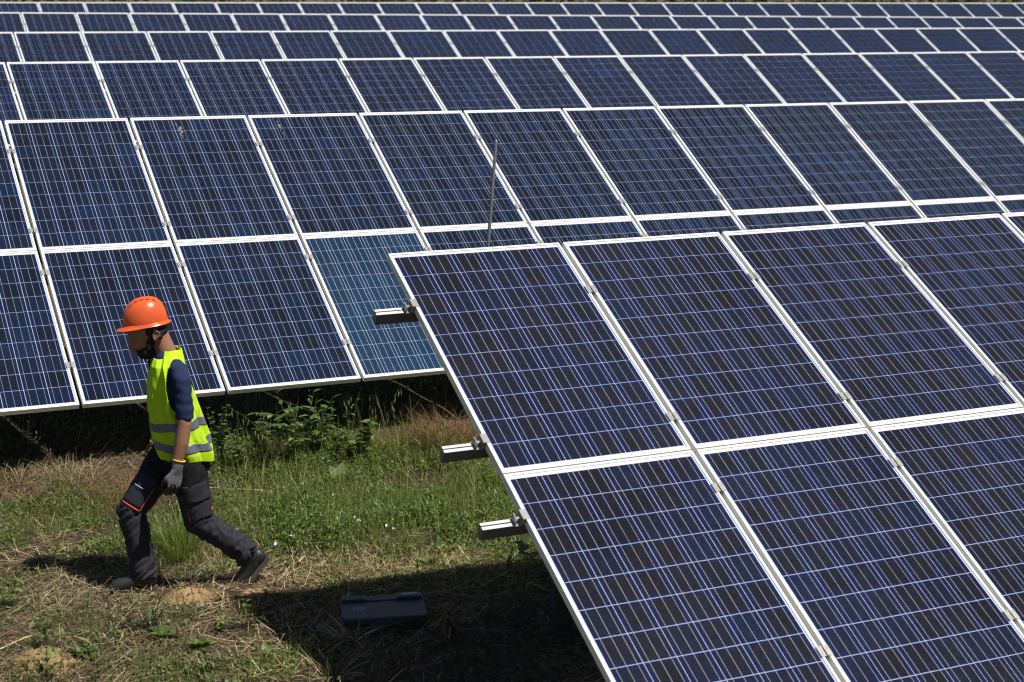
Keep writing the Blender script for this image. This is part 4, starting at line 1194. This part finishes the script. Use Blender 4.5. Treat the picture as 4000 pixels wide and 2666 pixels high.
W1 = [
 (*F1(450, 1250), "leafy green weed growing on the sandy mound in the bottom left corner", 'upright', .17, 24, .070, LM_LANCE, 1),
 (*F1(1390, 1090), "upright weed with ragged leaves standing below the front boot", 'upright', .19, 27, .060, LM_LANCE, 2),
 (*F1(1500, 1165), "flat rosette weed sprawling right beside the ragged upright weed", 'rosette', .05, 9, .075, LM_LOBED, 3),
 (*F1(1850, 1260), "dark green rosette weed left of the array's ground shadow", 'rosette', .1, 13, .078, LM_OVAL, 4),
 (*F1(80, 900), "small weed clump at the left photo edge below the man's shadow", 'upright', .14, 18, .055, LM_OVAL, 5),
 (*F1(740, 1330), "low feathery weed right of the sandy mound", 'rosette', .05, 14, .085, LM_LANCE, 6),
 (*F1(2040, 1110), "little weed at the edge of the nearest array's shadow", 'upright', .08, 10, .050, LM_OVAL, 7),
 (*F1(2260, 960), "pale small weed just inside the array's shadow edge", 'upright', .08, 9, .045, LM_OVAL, 8),
 (*F1(2440, 1320), "weed seedling at the lower edge of the array's shadow", 'rosette', .04, 8, .06, LM_OVAL, 9),
 (*F1(1930, 1480), "spiky weed low at the photo's bottom edge", 'upright', .13, 14, .055, LM_LANCE, 10),
 (*F2(610, 700), "sapling with feathered leaves at the shade edge behind the man", 'pinnate', .34, 7, .058, LM_OVAL, 11),
 (*F2(800, 640), "tall broad-leaved weed at the shade edge, middle of the grass", 'upright', .44, 30, .085, LM_OVAL, 12),
 (*F2(930, 640), "dense leafy weed right of the tall broad-leaved weed", 'upright', .30, 36, .075, LM_OVAL, 13),
 (*F2(1240, 640), "round-leaved dark green weed at the shade edge", 'upright', .26, 34, .075, LM_ROUND, 14),
 (*F2(130, 700), "small-leaved bushy weed directly behind the man's vest hem", 'upright', .38, 45, .040, LM_ROUND, 15),
 (*F2(300, 720), "bushy weed with small grey-green leaves behind the man's rear thigh", 'upright', .27, 45, .038, LM_ROUND, 16),
 (*F2(1110, 830), "pale lettuce-like rosette in the middle of the grass", 'rosette', .1, 9, .14, LM_OVAL, 17),
 (*F2(690, 700), "leafy weed between the sapling and the tall weed", 'upright', .26, 27, .070, LM_OVAL, 18),
 (*F2(1960, 1400), "broad-leaved weed by the lowest protruding rail", 'rosette', .08, 9, .085, LM_OVAL, 19),
 (*F2(1850, 1480), "flat broad-leaved weed on the straw at the shadow's top edge", 'rosette', .05, 8, .075, LM_OVAL, 20),
 (*F2(600, 480), "slender weed in the dark shade behind the sapling", 'upright', .40, 10, .09, LM_LANCE, 21),
 (*F2(480, 560), "spreading bush of green leaves left of the sapling", 'upright', .22, 30, .06, LM_OVAL, 22),
 (*F2(1060, 560), "leggy weed reaching up into the dark, right of the dense weed", 'upright', .34, 14, .045, LM_OVAL, 23),
]
for w_ in W1:
    px, py, lab, kind, h, n, size, leaf, seed = w_
    weed(px, py, lab, kind, h, n, size, leaf, seed, group="single weeds in the grass")
# the lit leaves hugging the nearest array's shadow corner
weed(2130, 2260, "dark leafy weed half in shade under the nearest array's edge", 'upright', .20, 27, .07, LM_ROUND, 31, .9, group="single weeds in the grass")
# withered weeds
weed(*F2(-250, 560), "withered reddish weed with curled leaves left of the man's hip", 'upright', .30, 22, .055, LM_DRY, 41, .55, "withered_weed", "withered weed", M_STEMD)
weed(*F2(-420, 600), "second withered weed farther left at the shade edge", 'upright', .18, 18, .05, LM_DRY, 42, .8, "withered_weed", "withered weed", M_STEMD)
weed(1738, 2500, "rusty dead weed standing in shade right of the toolbox", 'upright', .20, 36, .07, LM_DRY, 43, .35, "withered_weed", "withered weed", M_STEMD)

def clump(px, py, label, name, cat, n, L, Wd, lean, curve, mat, rad, seed, hmul=1.0):
    g = np.random.default_rng(seed); p = on_ground(px, py)
    a = g.uniform(0, 6.283, n); rr = rad * np.sqrt(g.uniform(0, 1, n))
    x = np.cos(a) * rr; y = np.sin(a) * rr; z = gz(p.x + x, p.y + y) - p.z
    az = a + g.normal(0, .7, n)
    V, F = strips(x, y, z, g.uniform(*L, n) * hmul, g.uniform(*Wd, n), az, np.abs(g.normal(lean, .22, n)), np.abs(g.normal(curve, .5, n)), 5, g.normal(0, .6, n))
    e = empty(name, p); tag(e, label, cat)
    tag(link("blades", np_mesh("blades", V, F, mat), e), kind="stuff")
    return e
clump(*F1(1690, 450), "tall green grass tuft between the man's legs", "grass_tuft", "grass tuft", 260, (.18, .42), (.003, .0055), .28, .35, M_GRASS, .09, 1)
clump(*F1(1560, 330), "smaller grass tuft just behind the man's front calf", "grass_tuft", "grass tuft", 150, (.14, .30), (.003, .005), .3, .5, M_GRASS, .09, 2)
clump(300, 1905, "bleached heap of dry arching grass left of the man at the shade edge", "dry_grass_clump", "dry grass", 520, (.12, .28), (.0020, .0036), .6, 1.6, M_HAY, .24, 3)
clump(60, 1900, "tangled dry grass heap at the left photo edge", "dry_grass_clump", "dry grass", 420, (.12, .26), (.0020, .0036), .6, 1.7, M_HAY, .26, 4)
clump(480, 1960, "low brown dry grass between the bleached heap and the man", "dry_grass_clump", "dry grass", 420, (.08, .24), (.0020, .0036), .7, 1.2, M_RUST, .22, 5)
clump(1740, 1740, "rust-brown heap of dead fern-like growth beside the middle protruding rail", "dry_grass_clump", "dry grass", 1300, (.10, .34), (.0022, .0042), .5, 1.5, M_RUST, .22, 6)
clump(1560, 1775, "smaller rusty dry growth left of the big rust-brown heap", "dry_grass_clump", "dry grass", 500, (.08, .22), (.0022, .0040), .5, 1.4, M_RUST, .18, 7)
clump(1369, 2500, "splayed straw tuft in front of the toolbox", "dry_grass_clump", "dry grass", 75, (.12, .30), (.0030, .0062), .9, .8, M_STRAW, .05, 8)
clump(1010, 1830, "rusty dry growth behind the man's rear leg", "dry_grass_clump", "dry grass", 380, (.06, .18), (.002, .0036), .6, 1.3, M_RUST, .16, 9)
clump(1300, 2650, "pale curled straw at the bottom edge inside the array's shadow", "dry_grass_clump", "dry grass", 60, (.12, .26), (.003, .006), .8, 1.0, M_STRAW, .08, 10)

# wild oats with drooping spikelets
def oat(px, py, h, lean_az, lean, label, seed, gr):
    r = random.Random(seed); p = on_ground(px, py); e = empty("wild_oat", p); tag(e, label, "wild oat", gr)
    d = Vector((math.cos(lean_az), math.sin(lean_az), 0)); pts = []
    for i in range(9):
        t = i / 8; pts.append(Vector((0, 0, h * (t - .25 * lean * t ** 3))) + d * (h * lean * t ** 2.2))
    mb = MB(); mb.tube(pts, [.0023 - .0014 * i / 8 for i in range(9)], 5); mb.build("stem", M_STEMG, e)
    sp = MB()
    sp.tube([(0, 0, 0), (0, 0, -.011), (0, 0, -.028), (0, 0, -.042)], [.0008, .0042, .0034, .0005], 6)
    me = sp.mesh("spikelet", M_OAT)
    th = MB()
    for i in range(11):
        t = .55 + .45 * i / 10; k = min(7, int(t * 8)); q = pts[k].lerp(pts[k + 1], t * 8 - k)
        a = r.uniform(0, 6.28); b = q + Vector((math.cos(a), math.sin(a), .2)) * r.uniform(.010, .030); b2 = b + Vector((math.cos(a) * .008, math.sin(a) * .008, -.012))
        th.tube([q, b, b2], .0008, 4, False)
        o = link("spikelet", me, e, b2, (r.uniform(-.25, .25), r.uniform(-.25, .25), a))
    th.build("branchlets", M_STEMG, e)
    for i in range(2):
        q = pts[1 + i]; o = place_leaf(LM_LANCE, e, q, r.uniform(0, 6.28), .8, .10)
OATS = [(F2(610, 800), .62, math.pi, .55, "wild oat stem arching left towards the man"), (F2(790, 560), .40, 2.8, .3, "wild oat beside the tall broad-leaved weed"),
        (F2(950, 560), .36, 1.4, .12, "wild oat standing straight above the dense weed"), (F2(1170, 600), .46, 1.6, .06, "tall wild oat left of the round-leaved weed"),
        (F2(1385, 600), .46, 1.6, .04, "tall upright wild oat against the dark shade"), (F2(1470, 640), .56, .6, .22, "tallest wild oat, right of the upright one"),
        (F2(1760, 600), .34, .8, .2, "wild oat growing in front of the rusty heap"), (F2(1850, 600), .32, .3, .35, "wild oat leaning right by the rusty heap")]
for i, (pp, h, az, ln, lab) in enumerate(OATS): oat(pp[0], pp[1], h, az, ln, lab, i, "wild oats at the shade edge")
for i, (pp, h, az, ln, lab) in enumerate([(F1(560, 1560), .52, .4, .35, "foreground wild oat with its head by the man's shadow"), (F1(960, 1560), .50, .2, .3, "foreground wild oat crossing the front boot's toe"), (F1(860, 1380), .38, 2.2, .2, "foreground wild oat left of the ragged upright weed"), (F1(440, 1540), .34, 1.2, .1, "short foreground oat in front of the sandy mound")]):
    oat(pp[0], pp[1], h, az, ln, lab, 20 + i, "wild oats in the foreground")

# white bindweed flowers
M_PETAL = simple("white_petal", (.80, .78, .78), .6, 0, .3)
ME_FL = None
def flower_mesh():
    mb = MB(); n = 10; vs = [(0, 0, -.012)]
    for r_, z in ((.005, -.004), (.011, .003), (.016, .006)):
        for k in range(n): vs.append((r_ * math.cos(6.283 * k / n), r_ * math.sin(6.283 * k / n), z + .0012 * (k % 2)))
    fs = [(0, 1 + (k + 1) % n, 1 + k) for k in range(n)]
    for j in range(2):
        for k in range(n): fs.append((1 + j * n + k, 1 + j * n + (k + 1) % n, 1 + (j + 1) * n + (k + 1) % n, 1 + (j + 1) * n + k))
    return mk_mesh("petals", vs, fs, M_PETAL, True)
ME_FL = flower_mesh()
FL = [(795, 890, "open white flower nearest the man in the grass"), (1060, 985, "white flower in the middle of the tall grass"), (1410, 935, "small white flower high in the grass on the right"), (1650, 1080, "white flower farthest right, below the middle rail"),
      (1120, 1122, "pale flower below the middle white flower"), (1255, 1197, "white flower low in the grass centre"), (1220, 1168, "tiny white flower right above the low central one"), (1495, 1232, "half-closed white flower in the lower right grass"), (1545, 1265, "white flower at the lower right grass border"), (710, 1322, "white flower right of the man's rear boot"), (583, 1390, "white flower close beside the man's raised heel")]
for i, (x, y, lab) in enumerate(FL):
    p = on_ground(*F2(x, y + 26)); r = random.Random(i); e = empty("bindweed_flower", p); tag(e, lab + ", on a thin stem", "flower", "white bindweed flowers")
    top = Vector((r.uniform(-.01, .01), r.uniform(-.01, .01), .085))
    mb = MB(); mb.tube([(0, 0, 0), top * .5, top + Vector((0, 0, -.008))], .0012, 5); mb.build("stem", M_STEMG, e)
    o = link("petals", ME_FL, e, top, (r.uniform(.2, .9), r.uniform(-.5, .5), 0)); o.scale = (r.uniform(.5, .8),) * 3
# long loose stalks
STK = [([F1(255, 355), F1(420, 310), F1(600, 262)], .0042, "pale thick straw stalk lying left of the man's front shin"), ([F1(280, 205), F1(500, 218), F1(740, 238)], .0034, "long straight straw above the pale thick stalk"), ([F1(30, 462), F1(250, 482)], .004, "straw stalk at the left edge above the man's shadow"),
       ([F1(1150, 945), F1(1510, 885)], .0036, "white straw stalk below the front boot heel"), ([F1(610, 1195), F1(890, 1112)], .0036, "straw stalk between the two left foreground weeds"), ([F1(1080, 1250), F1(1300, 1140), F1(1760, 1137)], .0034, "bent straw stalk running to the dark rosette weed"),
       ([F1(0, 1300), F1(330, 1150)], .0042, "straw stalk in the bottom left corner behind the mound"), ([F1(1790, 1010), F1(1960, 955), F1(2130, 868)], .0036, "slanting straw stalk near the array's shadow tip"), ([F2(0, 872), F2(350, 893), F2(690, 915)], .0050, "long pale stick lying behind the man's rear leg"),
       ([(1000 + 950 / 1.681, 2150 + 262 / 1.681), (1000 + 1200 / 1.681, 2150 + 300 / 1.681), (1000 + 1450 / 1.681, 2150 + 335 / 1.681)], .0052, "stick lying in shade right behind the toolbox"), ([(1000 + 1780 / 1.681, 2150 + 235 / 1.681), (1000 + 1950 / 1.681, 2150 + 300 / 1.681)], .0060, "flat dry leaf stalk near the array post"),
       ([F1(320, 450), F1(405, 430)], .0050, "short white stalk piece left of the man's shadow"), ([F2(770, 1490), F2(815, 1430)], .0060, "short pale stalk piece right of the raised boot")]
for pts, r_, lab in STK:
    P = [on_ground(*q) for q in pts]; b = P[0].copy(); rr = random.Random(len(lab))
    Q = []
    for a_, c_ in zip(P[:-1], P[1:]):
        for t in (0, .33, .66): Q.append(a_.lerp(c_, t) - b + Vector((rr.uniform(-.004, .004), rr.uniform(-.004, .004), r_ + .016 + rr.uniform(0, .008))))
    Q.append(P[-1] - b + Vector((0, 0, r_ + .012)))
    mb = MB(); mb.tube(Q, [r_ * (1 - .4 * i / len(Q)) for i in range(len(Q))], 6)
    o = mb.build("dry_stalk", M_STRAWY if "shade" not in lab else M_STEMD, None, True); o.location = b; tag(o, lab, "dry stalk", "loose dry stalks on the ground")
# bare sandy mounds (earth thrown up by ants)
M_SAND = simple("sandy_soil", (.34, .225, .115), .95, 0, .1, .35, 120, .8, 220)
for (px, py, r_, lab) in ((735, 2322, .13, "bare sandy mound below the rear boot"), (190, 2578, .17, "bare sandy mound in the bottom left corner"), (990, 2318, .06, "small sandy patch right of the mound")):
    p = on_ground(px, py); n = 28; vs = []; fs = []; rr = random.Random(px)
    for j in range(7):
        for i in range(n):
            a = 6.283 * i / n; q = j / 6 * r_ * (1 + .25 * mnoise.noise(Vector((math.cos(a) * 1.5, math.sin(a) * 1.5, px)))) * (1.35 if abs(math.cos(a)) > .5 else 1)
            x, y = p.x + q * math.cos(a), p.y + q * math.sin(a); t = j / 6
            vs.append((x - p.x, y - p.y, float(gz(x, y)) - p.z + .020 * (1 - t * t) * (1 + .4 * mnoise.noise(Vector((x * 30, y * 30, 0)))) - .008 * t ** 3))
    for j in range(6):
        for i in range(n): fs.append((j * n + i, (j + 1) * n + i, (j + 1) * n + (i + 1) % n, j * n + (i + 1) % n))
    o = link("soil_mound", mk_mesh("soil_mound", vs, fs, M_SAND, True), None, p); tag(o, lab, None, None, "structure")
